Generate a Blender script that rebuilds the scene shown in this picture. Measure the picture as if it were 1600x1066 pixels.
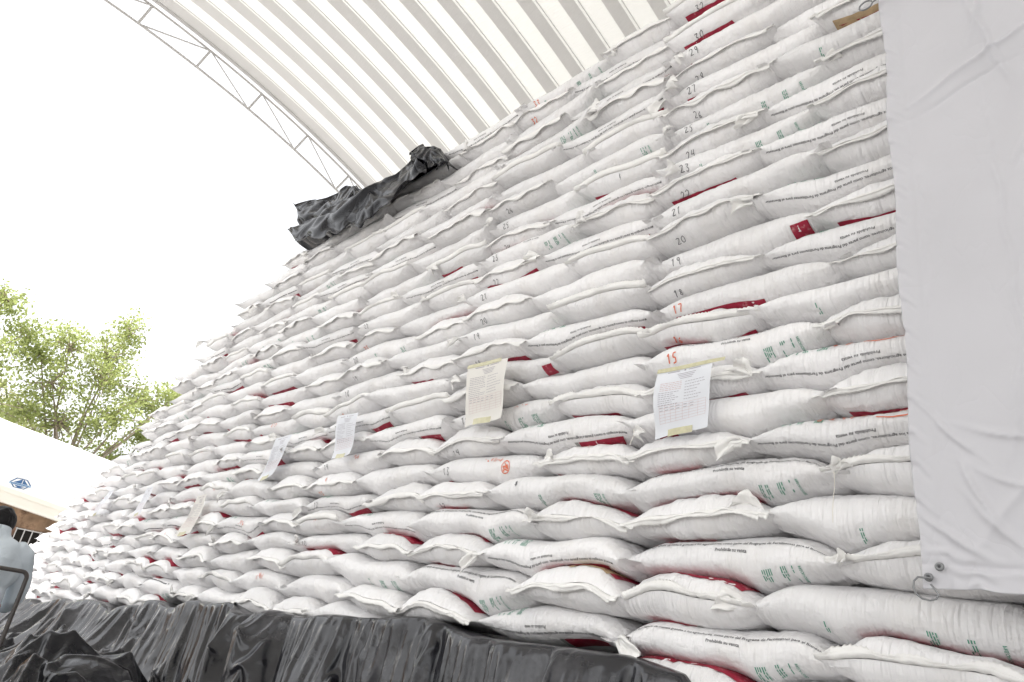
import bpy, math, random, colorsys
import numpy as np
from mathutils import Vector, Matrix
random.seed(7); rng = np.random.default_rng(7)
for o in list(bpy.data.objects): bpy.data.objects.remove(o)
SC = bpy.context.scene; COL = SC.collection
# ------------------------------------------------------------------ camera
cd = bpy.data.cameras.new('camera'); cam = bpy.data.objects.new('camera', cd); COL.objects.link(cam)
cd.sensor_width = 36; cd.lens = 1093.4/1600*36; cd.clip_start = .05; cd.clip_end = 2000
R = ((0.68920721, 0.18814013, 0.69971188), (0.70694069, -0.38630081, -0.59245805), (0.15883413, 0.90298116, -0.39924521))
M4 = Matrix([list(r)+[0] for r in R]+[[0, 0, 0, 1]]); M4.translation = (0, 0, 1.1)
cam.matrix_world = M4; SC.camera = cam
# ------------------------------------------------------------------ light
SUN_EL, SUN_AZ = math.radians(60), math.radians(180)       # azimuth of the sun, from +Y clockwise
w = bpy.data.worlds.new('World'); SC.world = w; w.use_nodes = True
nt = w.node_tree; nt.nodes.clear()
sky = nt.nodes.new('ShaderNodeTexSky'); sky.sky_type = 'NISHITA'; sky.sun_disc = False
sky.sun_elevation = SUN_EL; sky.sun_rotation = SUN_AZ; sky.dust_density = 4; sky.air_density = 1.2
hsv = nt.nodes.new('ShaderNodeHueSaturation'); hsv.inputs['Saturation'].default_value = .10
bg = nt.nodes.new('ShaderNodeBackground'); bg.inputs['Strength'].default_value = .15
wo = nt.nodes.new('ShaderNodeOutputWorld')
nt.links.new(sky.outputs[0], hsv.inputs['Color']); nt.links.new(hsv.outputs[0], bg.inputs['Color']); nt.links.new(bg.outputs[0], wo.inputs[0])
sd = bpy.data.lights.new('sun', 'SUN'); sd.energy = 3.0; sd.angle = math.radians(3); sd.color = (1, .965, .92)
sun = bpy.data.objects.new('sun', sd); COL.objects.link(sun)
sdir = Vector((math.sin(SUN_AZ)*math.cos(SUN_EL), math.cos(SUN_AZ)*math.cos(SUN_EL), math.sin(SUN_EL)))
sun.rotation_euler = sdir.to_track_quat('Z', 'Y').to_euler()
SC.view_settings.view_transform = 'Standard'; SC.view_settings.look = 'None'
SC.view_settings.exposure = 1.46; SC.view_settings.gamma = 1
SC.render.engine = 'CYCLES'; SC.cycles.max_bounces = 10; SC.cycles.diffuse_bounces = 6

# ------------------------------------------------------------------ materials
def mat(name, col, rough=.6, spec=.4, metal=0.0, bump=None, vary=None, coat=0.0, trans=0.0, uv=False, dirt=None):
    m = bpy.data.materials.new(name); m.use_nodes = True; t = m.node_tree; N = t.nodes; Lk = t.links
    b = N['Principled BSDF']; b.inputs['Roughness'].default_value = rough; b.inputs['Metallic'].default_value = metal
    b.inputs['Specular IOR Level'].default_value = spec; b.inputs['Coat Weight'].default_value = coat
    b.inputs['Base Color'].default_value = (*col, 1)
    tc = N.new('ShaderNodeTexCoord'); src = tc.outputs['UV' if uv else 'Object']
    cur = None
    if vary:                       # (scale, amount) tonal variation of the surface itself
        nz_ = N.new('ShaderNodeTexNoise'); nz_.inputs['Scale'].default_value = vary[0]; nz_.inputs['Detail'].default_value = 6
        Lk.new(src, nz_.inputs['Vector'])
        mr = N.new('ShaderNodeMapRange'); mr.inputs[1].default_value = .3; mr.inputs[2].default_value = .7
        mr.inputs[3].default_value = 1-vary[1]; mr.inputs[4].default_value = 1+vary[1]*.4; Lk.new(nz_.outputs[0], mr.inputs[0])
        h = N.new('ShaderNodeHueSaturation'); h.inputs['Color'].default_value = (*col, 1); Lk.new(mr.outputs[0], h.inputs['Value'])
        cur = h.outputs[0]
    if dirt:                       # (scale, colour, lo, hi) stains
        nz2 = N.new('ShaderNodeTexNoise'); nz2.inputs['Scale'].default_value = dirt[0]; nz2.inputs['Detail'].default_value = 8
        nz2.inputs['Roughness'].default_value = .65; Lk.new(tc.outputs['Object'], nz2.inputs['Vector'])
        mr2 = N.new('ShaderNodeMapRange'); mr2.inputs[1].default_value = dirt[2]; mr2.inputs[2].default_value = dirt[3]; Lk.new(nz2.outputs[0], mr2.inputs[0])
        mx = N.new('ShaderNodeMix'); mx.data_type = 'RGBA'; Lk.new(mr2.outputs[0], mx.inputs[0])
        if cur: Lk.new(cur, mx.inputs[6])
        else: mx.inputs[6].default_value = (*col, 1)
        mx.inputs[7].default_value = (*dirt[1], 1); cur = mx.outputs[2]
    if cur: Lk.new(cur, b.inputs['Base Color'])
    last = None
    for bp in (bump or []):        # (scale xyz, distance, strength, detail)
        mp = N.new('ShaderNodeMapping'); mp.inputs['Scale'].default_value = bp[0]; Lk.new(src, mp.inputs[0])
        nb = N.new('ShaderNodeTexNoise'); nb.inputs['Scale'].default_value = 1; nb.inputs['Detail'].default_value = bp[3]; Lk.new(mp.outputs[0], nb.inputs['Vector'])
        bn = N.new('ShaderNodeBump'); bn.inputs['Distance'].default_value = bp[1]; bn.inputs['Strength'].default_value = bp[2]
        hgt = nb.outputs[0]
        if len(bp) > 4 and bp[4] == 'v':      # crumpled facets
            vo = N.new('ShaderNodeTexVoronoi'); vo.feature = 'F1'; vo.inputs['Scale'].default_value = 1; vo.inputs['Detail'].default_value = bp[3]; vo.inputs['Roughness'].default_value = .4
            nb.inputs['Scale'].default_value = .7; nb.inputs['Detail'].default_value = 1
            ad = N.new('ShaderNodeVectorMath'); ad.operation = 'MULTIPLY_ADD'; ad.inputs[1].default_value = (1.2, 1.2, 1.2)
            Lk.new(nb.outputs[1], ad.inputs[0]); Lk.new(mp.outputs[0], ad.inputs[2]); Lk.new(ad.outputs[0], vo.inputs['Vector']); hgt = vo.outputs[0]
        elif len(bp) > 4:            # sharp crease lines where the noise crosses its middle
            s1 = N.new('ShaderNodeMath'); s1.operation = 'SUBTRACT'; s1.inputs[1].default_value = .5; Lk.new(hgt, s1.inputs[0])
            s2 = N.new('ShaderNodeMath'); s2.operation = 'ABSOLUTE'; Lk.new(s1.outputs[0], s2.inputs[0])
            s3 = N.new('ShaderNodeMath'); s3.operation = 'POWER'; s3.inputs[1].default_value = .5; Lk.new(s2.outputs[0], s3.inputs[0]); hgt = s3.outputs[0]
            nb.inputs['Distortion'].default_value = .4
        Lk.new(hgt, bn.inputs['Height'])
        if last: Lk.new(last, bn.inputs['Normal'])
        last = bn.outputs[0]
    if last: Lk.new(last, b.inputs['Normal'])
    if trans:
        tr = N.new('ShaderNodeBsdfTranslucent'); tr.inputs['Color'].default_value = (*col, 1)
        if cur: Lk.new(cur, tr.inputs['Color'])
        mxs = N.new('ShaderNodeMixShader'); mxs.inputs[0].default_value = trans
        Lk.new(b.outputs[0], mxs.inputs[1]); Lk.new(tr.outputs[0], mxs.inputs[2]); Lk.new(mxs.outputs[0], N['Material Output'].inputs[0])
    return m
M = {}
M['sack'] = mat('woven_plastic', (.85, .842, .846), .36, .5, uv=True, vary=(2.2, .04), dirt=(1.7, (.74, .71, .67), .56, .92),
                bump=[((58, 5, 1), .016, .70, 2), ((13, 22, 1), .020, .5, 3), ((7, 6, 1), .014, .5, 2, 'r'), ((70, 90, 1), .004, .4, 3), ((420, 420, 1), .001, .25, 2)])
_m = M['sack'].node_tree; _b = _m.nodes['Principled BSDF']; _s = _b.inputs['Base Color'].links[0].from_socket
_oi = _m.nodes.new('ShaderNodeObjectInfo'); _r = _m.nodes.new('ShaderNodeMapRange'); _r.inputs[3].default_value = .91; _r.inputs[4].default_value = 1.04; _m.links.new(_oi.outputs['Random'], _r.inputs[0])
_h = _m.nodes.new('ShaderNodeHueSaturation'); _m.links.new(_s, _h.inputs['Color']); _m.links.new(_r.outputs[0], _h.inputs['Value']); _m.links.new(_h.outputs[0], _b.inputs['Base Color'])
M['hem'] = mat('folded_woven_hem', (.84, .83, .81), .45, .45, bump=[((90, 90, 90), .004, .5, 4)])
M['thread'] = mat('cotton_thread', (.78, .75, .68), .8, .2)
M['red'] = mat('crimson_print', (.38, .018, .05), .4, .4, vary=(30, .25), dirt=(26, (.66, .38, .38), .56, .8))
M['black'] = mat('black_ink', (.085, .085, .09), .5, .3)
M['green'] = mat('green_ink', (.07, .30, .20), .5, .3)
M['orange'] = mat('orange_marker', (.72, .20, .11), .5, .3)
M['grey'] = mat('grey_print', (.33, .33, .31), .45, .4)
M['brown'] = mat('tan_print', (.58, .43, .26), .5, .3, vary=(25, .3))
SLOTS = ['sack', 'red', 'black', 'green', 'orange', 'grey', 'brown']
M['paper'] = mat('white_paper', (.80, .82, .86), .7, .3, vary=(9, .03), trans=.15)
M['paper_old'] = mat('creased_paper', (.80, .78, .735), .6, .35, vary=(9, .04), trans=.15)
M['print'] = mat('faint_print', (.42, .40, .44), .7, .2)
M['print_red'] = mat('faint_red_print', (.64, .50, .50), .7, .2)
M['tape'] = mat('masking_tape', (.58, .55, .36), .35, .5, vary=(40, .12), bump=[((60, 60, 60), .002, .4, 3)])
M['tarp'] = mat('black_polythene', (.011, .011, .015), .22, .55, vary=(2, .2), dirt=(1.8, (.075, .075, .084), .50, .78),
                bump=[((3.5, 3.5, 2.6), .035, .4, 1, 'v'), ((11, 11, 9), .007, .35, 1, 'v')])
M['tarp_clean'] = mat('shiny_black_polythene', (.009, .009, .012), .17, .30, dirt=(4, (.03, .028, .027), .6, .9),
                bump=[((9, 9, 7), .02, .5, 1, 'v')])
M['tarp_top'] = mat('thin_black_film', (.008, .008, .011), .24, .16, dirt=(4, (.03, .028, .027), .6, .9), bump=[((2.2, 2.2, 2.2), .05, .4, 1, 'r')])
M['banner'] = mat('white_vinyl', (.62, .615, .645), .42, .4, vary=(3, .03), bump=[((1.3, 1.3, .8), .05, .30, 3, 'r'), ((3.5, 3.5, 2), .018, .25, 3, 'r'), ((25, 25, 12), .004, .25, 4)], trans=.12)
M['steel'] = mat('galvanised_steel', (.22, .225, .23), .35, .5, metal=.3)
M['white_steel'] = mat('white_painted_steel', (.45, .44, .43), .5, .4)
M['roof'] = mat('white_roof_sheet', (.63, .62, .605), .4, .4, vary=(1.2, .03), bump=[((.7, 26, 26), .015, .35, 2)])

# ------------------------------------------------------------------ helpers
def mk_mesh(name, V, F, mats, parent=None, smooth=True, fm=None, uv=None):
    """V (n,3); F list of face-index arrays (k,3|4) ; fm list of material index per array"""
    me = bpy.data.meshes.new(name); V = np.asarray(V, np.float32)
    me.vertices.add(len(V)); me.vertices.foreach_set('co', V.ravel())
    li = np.concatenate([np.asarray(f).ravel() for f in F]).astype(np.int32)
    tot = np.concatenate([np.full(len(f), np.asarray(f).shape[1]) for f in F]).astype(np.int32)
    st = np.concatenate([[0], np.cumsum(tot)[:-1]]).astype(np.int32)
    me.loops.add(len(li)); me.loops.foreach_set('vertex_index', li)
    me.polygons.add(len(tot)); me.polygons.foreach_set('loop_start', st)
    if fm is not None:
        me.polygons.foreach_set('material_index', np.concatenate([np.full(len(f), k) for f, k in zip(F, fm)]).astype(np.int32))
    if uv is not None:
        l = me.uv_layers.new(name='UVMap'); l.data.foreach_set('uv', np.asarray(uv, np.float32)[li].ravel())
    for m in mats: me.materials.append(M[m] if isinstance(m, str) else m)
    me.update(calc_edges=True); me.validate()
    me.polygons.foreach_set('use_smooth', np.full(len(me.polygons), smooth))
    o = bpy.data.objects.new(name, me); COL.objects.link(o)
    if parent is not None: o.parent = parent
    return o
class MB:
    def __init__(s): s.V = []; s.F = []; s.n = 0; s.m = []; s.cur = 0
    def add(s, V, F):
        V = np.asarray(V, float).reshape(-1, 3); F = np.asarray(F, int)
        s.V.append(V); s.F.append(F+s.n); s.m.append(s.cur); s.n += len(V)
    def box(s, a, b):
        x0, y0, z0 = a; x1, y1, z1 = b
        V = [(x, y, z) for x in (x0, x1) for y in (y0, y1) for z in (z0, z1)]
        s.add(V, [(0, 1, 3, 2), (4, 6, 7, 5), (0, 4, 5, 1), (2, 3, 7, 6), (0, 2, 6, 4), (1, 5, 7, 3)])
    def beam(s, p, q, wx, wy=None, up=(0, 0, 1)):
        wy = wy or wx; p = Vector(p); q = Vector(q); d = (q-p).normalized(); u = Vector(up)
        if abs(d.dot(u)) > .95: u = Vector((1, 0, 0))
        a = d.cross(u).normalized(); b = a.cross(d)
        V = []
        for c in (p, q):
            for i, j in ((-1, -1), (1, -1), (1, 1), (-1, 1)): V.append(c+a*i*wx/2+b*j*wy/2)
        s.add(V, [(0, 1, 5, 4), (1, 2, 6, 5), (2, 3, 7, 6), (3, 0, 4, 7), (3, 2, 1, 0), (4, 5, 6, 7)])
    def tube(s, pts, r, n=8, cap=True):
        P = [Vector(p) for p in pts]; k = len(P); rr = r if hasattr(r, '__len__') else [r]*k
        V = []; prev = None
        for i in range(k):
            d = (P[min(i+1, k-1)]-P[max(i-1, 0)]).normalized()
            if prev is None: a = d.cross(Vector((0, 0, 1)) if abs(d.z) < .9 else Vector((1, 0, 0))).normalized()
            else: a = (prev-d*prev.dot(d)).normalized()
            prev = a; b = d.cross(a)
            for j in range(n):
                t = 2*math.pi*j/n; V.append(P[i]+(a*math.cos(t)+b*math.sin(t))*rr[i])
        F = [(i*n+j, i*n+(j+1) % n, (i+1)*n+(j+1) % n, (i+1)*n+j) for i in range(k-1) for j in range(n)]
        s.add(V, F)
        if cap:
            m0 = len(V); V2 = [P[0]]+V[:n]; s.add(V2, [(0, 1+(j+1) % n, 1+j) for j in range(n)])
            V2 = [P[-1]]+V[-n:]; s.add(V2, [(0, 1+j, 1+(j+1) % n) for j in range(n)])
    def grid(s, P, thick=0):
        P = np.asarray(P, float); a, b = P.shape[:2]
        idx = np.arange(a*b).reshape(a, b)
        s.add(P.reshape(-1, 3), np.stack([idx[:-1, :-1], idx[1:, :-1], idx[1:, 1:], idx[:-1, 1:]], -1).reshape(-1, 4))
    def build(s, name, mats, parent=None, smooth=False):
        if isinstance(mats, str): mats = [mats]
        return mk_mesh(name, np.concatenate(s.V), s.F, mats, parent, smooth, s.m)
def tag(o, label=None, cat=None, group=None, kind=None):
    if label: o['label'] = label
    if cat: o['category'] = cat
    if group: o['group'] = group
    if kind: o['kind'] = kind
    return o
def empty(name, loc, rz=0):
    o = bpy.data.objects.new(name, None); COL.objects.link(o); o.location = loc; o.rotation_euler.z = rz; o.empty_display_size = .1; return o
def origin_to(o, p):
    """move a mesh object's origin to p without moving its shape"""
    me = o.data; n = len(me.vertices); c = np.empty(n*3, np.float32); me.vertices.foreach_get('co', c)
    me.vertices.foreach_set('co', (c.reshape(-1, 3)-np.array(p, np.float32)).ravel()); o.location = p; me.update()
def wav(seed, n=7, f0=1., f1=3.):
    """cheap smooth 2-D noise, about -1..1"""
    r = np.random.default_rng(seed); k = r.uniform(f0, f1, n); a = r.uniform(0, 2*np.pi, n); ph = r.uniform(0, 2*np.pi, n)
    def f(x, y): return sum(np.sin(k[i]*(np.cos(a[i])*x+np.sin(a[i])*y)+ph[i]) for i in range(n))/math.sqrt(n)*.9
    return f
def solid(o, t, off=-1):
    md = o.modifiers.new('thickness', 'SOLIDIFY'); md.thickness = t; md.offset = off; return o

def relax(G, rest=1.1, pin=None, collide=None, steps=60, iters=5, g=.0006, bend=.12, seed=1, noise=.01, restz=None):
    """position-based cloth: lets a sheet that is slightly too large for its shape buckle, fold and hang"""
    r = np.random.default_rng(seed); P = G.astype(float).copy(); n, m = P.shape[:2]
    gr = np.zeros((n, m, 3))
    fn = [wav(seed+i, 8, 3, 16) for i in range(3)]
    for i in range(3): gr[..., i] = fn[i](P[..., 0]+.3*i+.4*P[..., 1], P[..., 2]+P[..., 1])
    free = np.ones((n, m)) if pin is None else (~pin).astype(float)
    C = []
    def con(sa, sb, k, rs):
        A, B_ = G[sa], G[sb]; L = np.linalg.norm(A-B_, axis=-1)*rs; C.append((sa, sb, L, k))
    s = slice
    rz = restz or rest; rd = (rest+rz)/2
    for par_ in (0, 1):
        con((s(par_, n-1, 2), s(None)), (s(par_+1, n, 2), s(None)), 1., rest)
        con((s(None), s(par_, m-1, 2)), (s(None), s(par_+1, m, 2)), 1., rz)
    for px_ in (0, 1):
        con((s(px_, n-1, 2), s(0, m-1)), (s(px_+1, n, 2), s(1, m)), .35, rd)
        con((s(px_, n-1, 2), s(1, m)), (s(px_+1, n, 2), s(0, m-1)), .35, rd)
    for off_ in (0, 1, 2, 3):
        if off_ < n-2: con((s(off_, n-2, 4), s(None)), (s(off_+2, n, 4), s(None)), bend, rest)
        if off_ < m-2: con((s(None), s(off_, m-2, 4)), (s(None), s(off_+2, m, 4)), bend, rz)
    P += noise*gr*free[..., None]; V = np.zeros_like(P)
    for st in range(steps):
        V[..., 2] -= g; Q = P+V*free[..., None]
        for _ in range(iters):
            for sa, sb, L, k in C:
                A, B_ = Q[sa], Q[sb]; d = B_-A; l = np.sqrt((d*d).sum(-1))+1e-9; fa, fb = free[sa], free[sb]; wsum = fa+fb
                cr_ = np.where(wsum > 0, k*(l-L[:l.shape[0], :l.shape[1]])/l/np.maximum(wsum, 1), 0)[..., None]*d
                Q[sa] = A+cr_*fa[..., None]; Q[sb] = B_-cr_*fb[..., None]
            if collide is not None: Q = collide(Q)
        Q = P+(Q-P)*free[..., None]
        V = (Q-P)*.90; P = Q
    return P

# ------------------------------------------------------------------ ground
g = MB(); g.grid([[(x, y, 0) for y in (-600, 600)] for x in (-600, 600)])
M['ground'] = mat('concrete_ground', (.43, .422, .415), .85, .2, vary=(.8, .15), bump=[((20, 20, 20), .01, .3, 5)])
tag(g.build('ground', 'ground'), kind='structure')

# ------------------------------------------------------------------ vaulted roof of corrugated arched panels
YC, ZC, RR = -1.34, -11.24, 23.47
roof = empty('arched_roof', (-14, YC, 0))
tag(roof, 'white arched shed roof of wide corrugated panels open at its gable end', 'roof')
PER = .655
prof = []
x = -13.93
while x < 16:
    prof += [(x, .0), (x+.20, .085), (x+.25, .086), (x+.255, .070), (x+.265, .086), (x+.28, .083), (x+.640, .0)]
    x += PER
prof = np.array(prof)
ang = np.radians(np.linspace(-31, 31, 90))
P = np.zeros((len(prof), len(ang), 3))
for i, (px, dz) in enumerate(prof):
    P[i, :, 0] = px; P[i, :, 1] = YC+(RR+dz)*np.sin(ang); P[i, :, 2] = ZC+(RR+dz)*np.cos(ang)
M['roof_lit'] = mat('lit_roof_sheet', (.82, .82, .79), .4, .4, bump=[((.7, 26, 26), .02, .4, 2)], trans=.055)  # lit faces of the ribs: brightness put into a paler, faintly translucent sheet
rb = MB(); rb.grid(P)
ci = np.repeat(np.arange(len(prof)-1), len(ang)-1); pos = ci % 7
Fq = rb.F[0]
for nm, sel, mt in (('roof_panel', (pos == 0) | (pos == 2) | (pos == 3), 'roof'), ('lit_panel_face', (pos == 1) | (pos >= 4), 'roof_lit')):
    q_ = Fq[sel]; u_, inv = np.unique(q_, return_inverse=True); ro = mk_mesh(nm, rb.V[0][u_], [inv.reshape(q_.shape)], [mt], roof, False)
    ro.matrix_parent_inverse = Matrix.Translation((14, -YC, 0)); solid(ro, .004, 1) if mt == 'roof' else None
e = MB()                                                # edge angle of the gable
def arc(r, a, x): return (x, YC+r*math.sin(a), ZC+r*math.cos(a))
AA = np.radians(np.linspace(-31, 31, 61))
def strip(mb, r0, r1, x0, x1):
    ringp = [[arc(r0, a, x0), arc(r1, a, x0), arc(r1, a, x1), arc(r0, a, x1), arc(r0, a, x0)] for a in AA]
    mb.grid(ringp)
strip(e, RR-.03, RR+.03, -14.02, -13.935)
o = e.build('edge_trim', 'white_steel', roof); o.matrix_parent_inverse = Matrix.Translation((14, -YC, 0))
tr = empty('arch_truss', (-14, YC, 0)); tag(tr, 'slender white lattice truss following the gable edge under the arched roof', 'truss')
def trp(o): o.matrix_parent_inverse = Matrix.Translation((14, -YC, 0))
tx = -14.06
m_ = MB(); m_.tube([arc(RR-.10, a, tx) for a in AA], .028, 6); trp(m_.build('top_chord', 'white_steel', tr, True))
m_ = MB(); m_.tube([arc(RR-.68, a, tx) for a in AA], .028, 6); trp(m_.build('bottom_chord', 'white_steel', tr, True))
na = 20; step = 1.32/RR; a0 = math.asin((1.97-YC)/RR)
post = MB(); diag = MB()
for k in range(-10, 9):
    a = a0+k*step
    p_ = MB(); p_.beam(arc(RR-.10, a, tx), arc(RR-.68, a-.04/RR, tx), .05, .05, (1, 0, 0)); trp(p_.build('post', 'white_steel', tr))
    p_ = MB()
    if k >= 0: p_.beam(arc(RR-.10, a, tx), arc(RR-.68, a+step-.04/RR, tx), .022)
    else: p_.beam(arc(RR-.68, a, tx), arc(RR-.10, a+step, tx), .026)
    trp(p_.build('diagonal', 'white_steel', tr))
# eave beams and columns that carry the vault (outside the picture)
for sgn in (-1, 1):
    yy = YC+sgn*(RR)*math.sin(math.radians(30.5)); zz = ZC+RR*math.cos(math.radians(30.5))
    b_ = MB(); b_.box((-14, yy-.15, zz-.75), (16, yy+.15, zz-.2)); tag(b_.build('eave_beam', 'white_steel'), 'white steel beam carrying the %s eave of the arched roof' % ('far' if sgn > 0 else 'near'), 'beam')
    for x in (-13.7, -6.2, 1.3, 8.8, 15.5):
        if sgn > 0 : continue
        c_ = MB(); c_.beam((x, yy, 0), (x, yy, zz-.75), .25); tag(c_.build('column', 'white_steel'), 'white steel column under the near eave of the arched roof', 'column', 'columns under the near eave')
bw = MB(); yy = YC+RR*math.sin(math.radians(30.5))
bw.box((-14, yy+.2, 0), (16, yy+.35, 8.4)); M['render'] = mat('pale_render', (.6, .58, .54), .8, .2, vary=(1, .08))
tag(bw.build('rear_wall', 'render'), 'pale rendered wall closing the shed behind the pile of sacks', 'wall')

# ------------------------------------------------------------------ sacks: layout
D = 2.74
LV = [3, 7, 15, 22, 32, 33]; LZ = [.62, 1.28, 2.60, 3.69, 5.17, 5.32]
def cz(n): return float(np.interp(n, LV, LZ)) if n >= 3 else .62-.165*(3-n)
def base(n): return (cz(n-1)+cz(n))/2 if n > 2 else cz(n)-.0825
PB = [1.12, -.5, -2.12, -3.82, -5.48, -7.1, -8.72, -10.34, -11.95, -13.55, -15.15]
par = [1, 0, 1, 0, 1, 1, 0, 0, 1, 0]          # parity of the levels whose long sack lies at the left; index = pallet
# pallet k spans PB[k+1]..PB[k]; k=1 is the one beside the banner
PARITY = {0: 1, 1: 1, 2: 0, 3: 1, 4: 0, 5: 0, 6: 1, 7: 0, 8: 1, 9: 1}
XL = ([.4, 1.0, 1.7, 2.4, 2.9, 3.4, 4.1, 4.5, 4.86, 5.03, 5.17, 5.4], [-15.1, -15.1, -14.9, -12.9, -11.5, -10.6, -9.6, -8.4, -7.6, -6.5, -4.9, -4.8])
TT = ([-15.5, -14, -10.5, -8.95, -8.07, -6.74, -5.85, -5.08, -4.04, -3.14, -2.02, -1.75, -1.3, -.9],
      [.5, .57, .80, .84, .97, 1.03, 1.07, 1.08, 1.17, 1.15, 1.16, 1.12, .78, .5])
def tarp_top(x): return np.interp(x, *TT)
lay = []; gaps = {}
for n in range(2, 33):
    z = cz(n); xl = np.interp(z, *XL); gaps[n] = []
    for k in range(0, 10):
        a, b = PB[k+1], PB[k]
        r = random.Random(n*31+k)
        lean = (.035*(z-1.3) if k == 2 else .01*(z-1.3)*(k-1)) if k > 1 else 0
        lb = (.035*(z-1.3) if k+1 == 3 else (.05 if k+1 == 2 and False else .01*(z-1.3)*(k-1)))
        jx = r.uniform(-.025, .025)
        if k == 0: lean = 0
        a2 = a+(.045*(z-1.3) if k == 2 else (.03*(z-1.3) if k > 2 else 0))+jx
        b2 = b+(.045*(z-1.3) if k == 3 else (.03*(z-1.3) if k > 3 else 0))+random.Random(n*31+k-1).uniform(-.025, .025)
        ll = (n % 2) == PARITY[k]
        Lf = r.uniform(.575, .62)
        sp = a2+(b2-a2)*(Lf if ll else 1-Lf)
        for (x0, x1, isL) in ((a2, sp, ll), (sp, b2, not ll)):
            xc = (x0+x1)/2
            if xc < xl+r.uniform(-.25, .15): continue
            if base(n+1)-.03 < tarp_top(xc)+.02 and k != 0: continue
            if k == 0 and (n > 10 and xc > .45): continue
            lay.append(dict(n=n, k=k, x0=x0, x1=x1, L=isL, side='L' if xc < (a2+b2)/2 else 'R'))
            gaps[n] += [x0, x1]
N1 = wav(11, 8, .8, 2.2); N2 = wav(12, 8, 1.5, 4.5)
GA = {n: np.array(sorted(set(np.round(v, 3)))) for n, v in gaps.items()}
def Zi(n, x):
    x = np.asarray(x, float)
    amp = np.interp(n, [5, 12, 33], [1.3, .9, .50])
    z = base(n)+amp*(.024*N1(x*1.6, n*.55)+.018*N2(x*2.6, n*1.3))
    if n-1 in GA and len(GA[n-1]):
        d = x[..., None]-GA[n-1]; wd = .10
        dip = np.exp(-(d/wd)**2).max(-1); z = z-.034*amp*dip
    if n-1 not in GA or n < 4: z = z*0+np.maximum(z, base(n)-.02)
    return z

# ------------------------------------------------------------------ lettering helpers
_tc = {}
def text_mesh(s, size=1.0, width=None, res=2):
    key = (s, res)
    if key not in _tc:
        c = bpy.data.curves.new('t', 'FONT'); c.body = s; c.size = 1; c.resolution_u = res; c.fill_mode = 'FRONT'; c.offset = .012
        o = bpy.data.objects.new('t', c); COL.objects.link(o)
        dg = bpy.context.evaluated_depsgraph_get(); me = bpy.data.meshes.new_from_object(o.evaluated_get(dg))
        me.calc_loop_triangles()
        V = np.array([v.co[:2] for v in me.vertices]); F = np.array([t.vertices[:] for t in me.loop_triangles])
        bpy.data.objects.remove(o); bpy.data.curves.remove(c); bpy.data.meshes.remove(me)
        V[:, 0] -= (V[:, 0].min()+V[:, 0].max())/2; _tc[key] = (V, F)
    V, F = _tc[key]; V = V*size
    if width: V = V*np.array([width/(V[:, 0].max()-V[:, 0].min()), 1])
    return V.copy(), F
DG = {'0': [[(.5, 1), (.15, .8), (.1, .35), (.4, 0), (.8, .2), (.85, .7), (.5, 1)]], '1': [[(.3, .75), (.55, 1), (.5, 0)]],
      '2': [[(.1, .8), (.4, 1), (.8, .8), (.6, .45), (.1, .05), (.9, .1)]], '3': [[(.15, .95), (.8, .95), (.45, .58), (.85, .35), (.5, 0), (.1, .15)]],
      '4': [[(.25, 1), (.15, .5), (.8, .5)], [(.75, .95), (.65, 0)]], '5': [[(.85, 1), (.3, .97), (.25, .6), (.75, .5), (.7, .1), (.15, 0)]],
      '6': [[(.7, 1), (.25, .6), (.2, .2), (.5, 0), (.8, .25), (.5, .5), (.2, .3)]], '7': [[(.1, .95), (.85, 1), (.45, 0)]],
      '8': [[(.5, .52), (.2, .75), (.5, 1), (.8, .78), (.5, .52), (.15, .25), (.5, 0), (.85, .25), (.5, .52)]],
      '9': [[(.8, .7), (.45, .5), (.2, .75), (.5, 1), (.8, .8), (.7, 0)]],
      '*': [[(.5, .9), (.5, .1)], [(.15, .7), (.85, .3)], [(.15, .3), (.85, .7)]], '-': [[(.15, .5), (.85, .55)]], 'x': [[(.2, .8), (.8, .2)], [(.2, .2), (.8, .8)]], '=': [[(.1, .6), (.9, .65)], [(.1, .35), (.9, .38)]]}
def strokes(lines, wd):
    V = []; F = []
    for ln in lines:
        ln = np.array(ln, float)
        t = np.linspace(0, len(ln)-1, (len(ln)-1)*4+1); p = np.stack([np.interp(t, np.arange(len(ln)), ln[:, i]) for i in (0, 1)], -1)
        if len(p) > 6: p[1:-1] = (p[:-2]+2*p[1:-1]+p[2:])/4
        d = np.gradient(p, axis=0); d /= np.linalg.norm(d, axis=1)[:, None]+1e-9; nn = np.stack([-d[:, 1], d[:, 0]], -1)
        q = len(V)
        for a, b in zip(p, nn): V += [a-b*wd/2, a+b*wd/2]
        F += [(q+2*i, q+2*i+1, q+2*i+3) for i in range(len(p)-1)]+[(q+2*i, q+2*i+3, q+2*i+2) for i in range(len(p)-1)]
    return np.array(V), np.array(F)
def hand(s, h, wd=.0045, rnd=None):
    r = rnd or random.Random(3); L = []; cx = 0
    for ch in s:
        for ln in DG.get(ch, []): L.append([(cx+px*h*.6+r.uniform(-.03, .03)*h, py*h+r.uniform(-.04, .04)*h) for px, py in ln])
        cx += h*(.72 if ch != ' ' else .5)
    V, F = strokes(L, wd); V[:, 0] -= cx/2; return V, F
def scribble(wd_, ht, rnd, n=6):
    L = []
    for i in range(n):
        cx = -wd_/2+wd_*(i+.5)/n
        L.append([(cx+rnd.uniform(-.5, .5)*wd_/n, rnd.uniform(-.5, .5)*ht) for _ in range(rnd.choice([2, 3, 4]))])
    return strokes(L, .0045)
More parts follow.
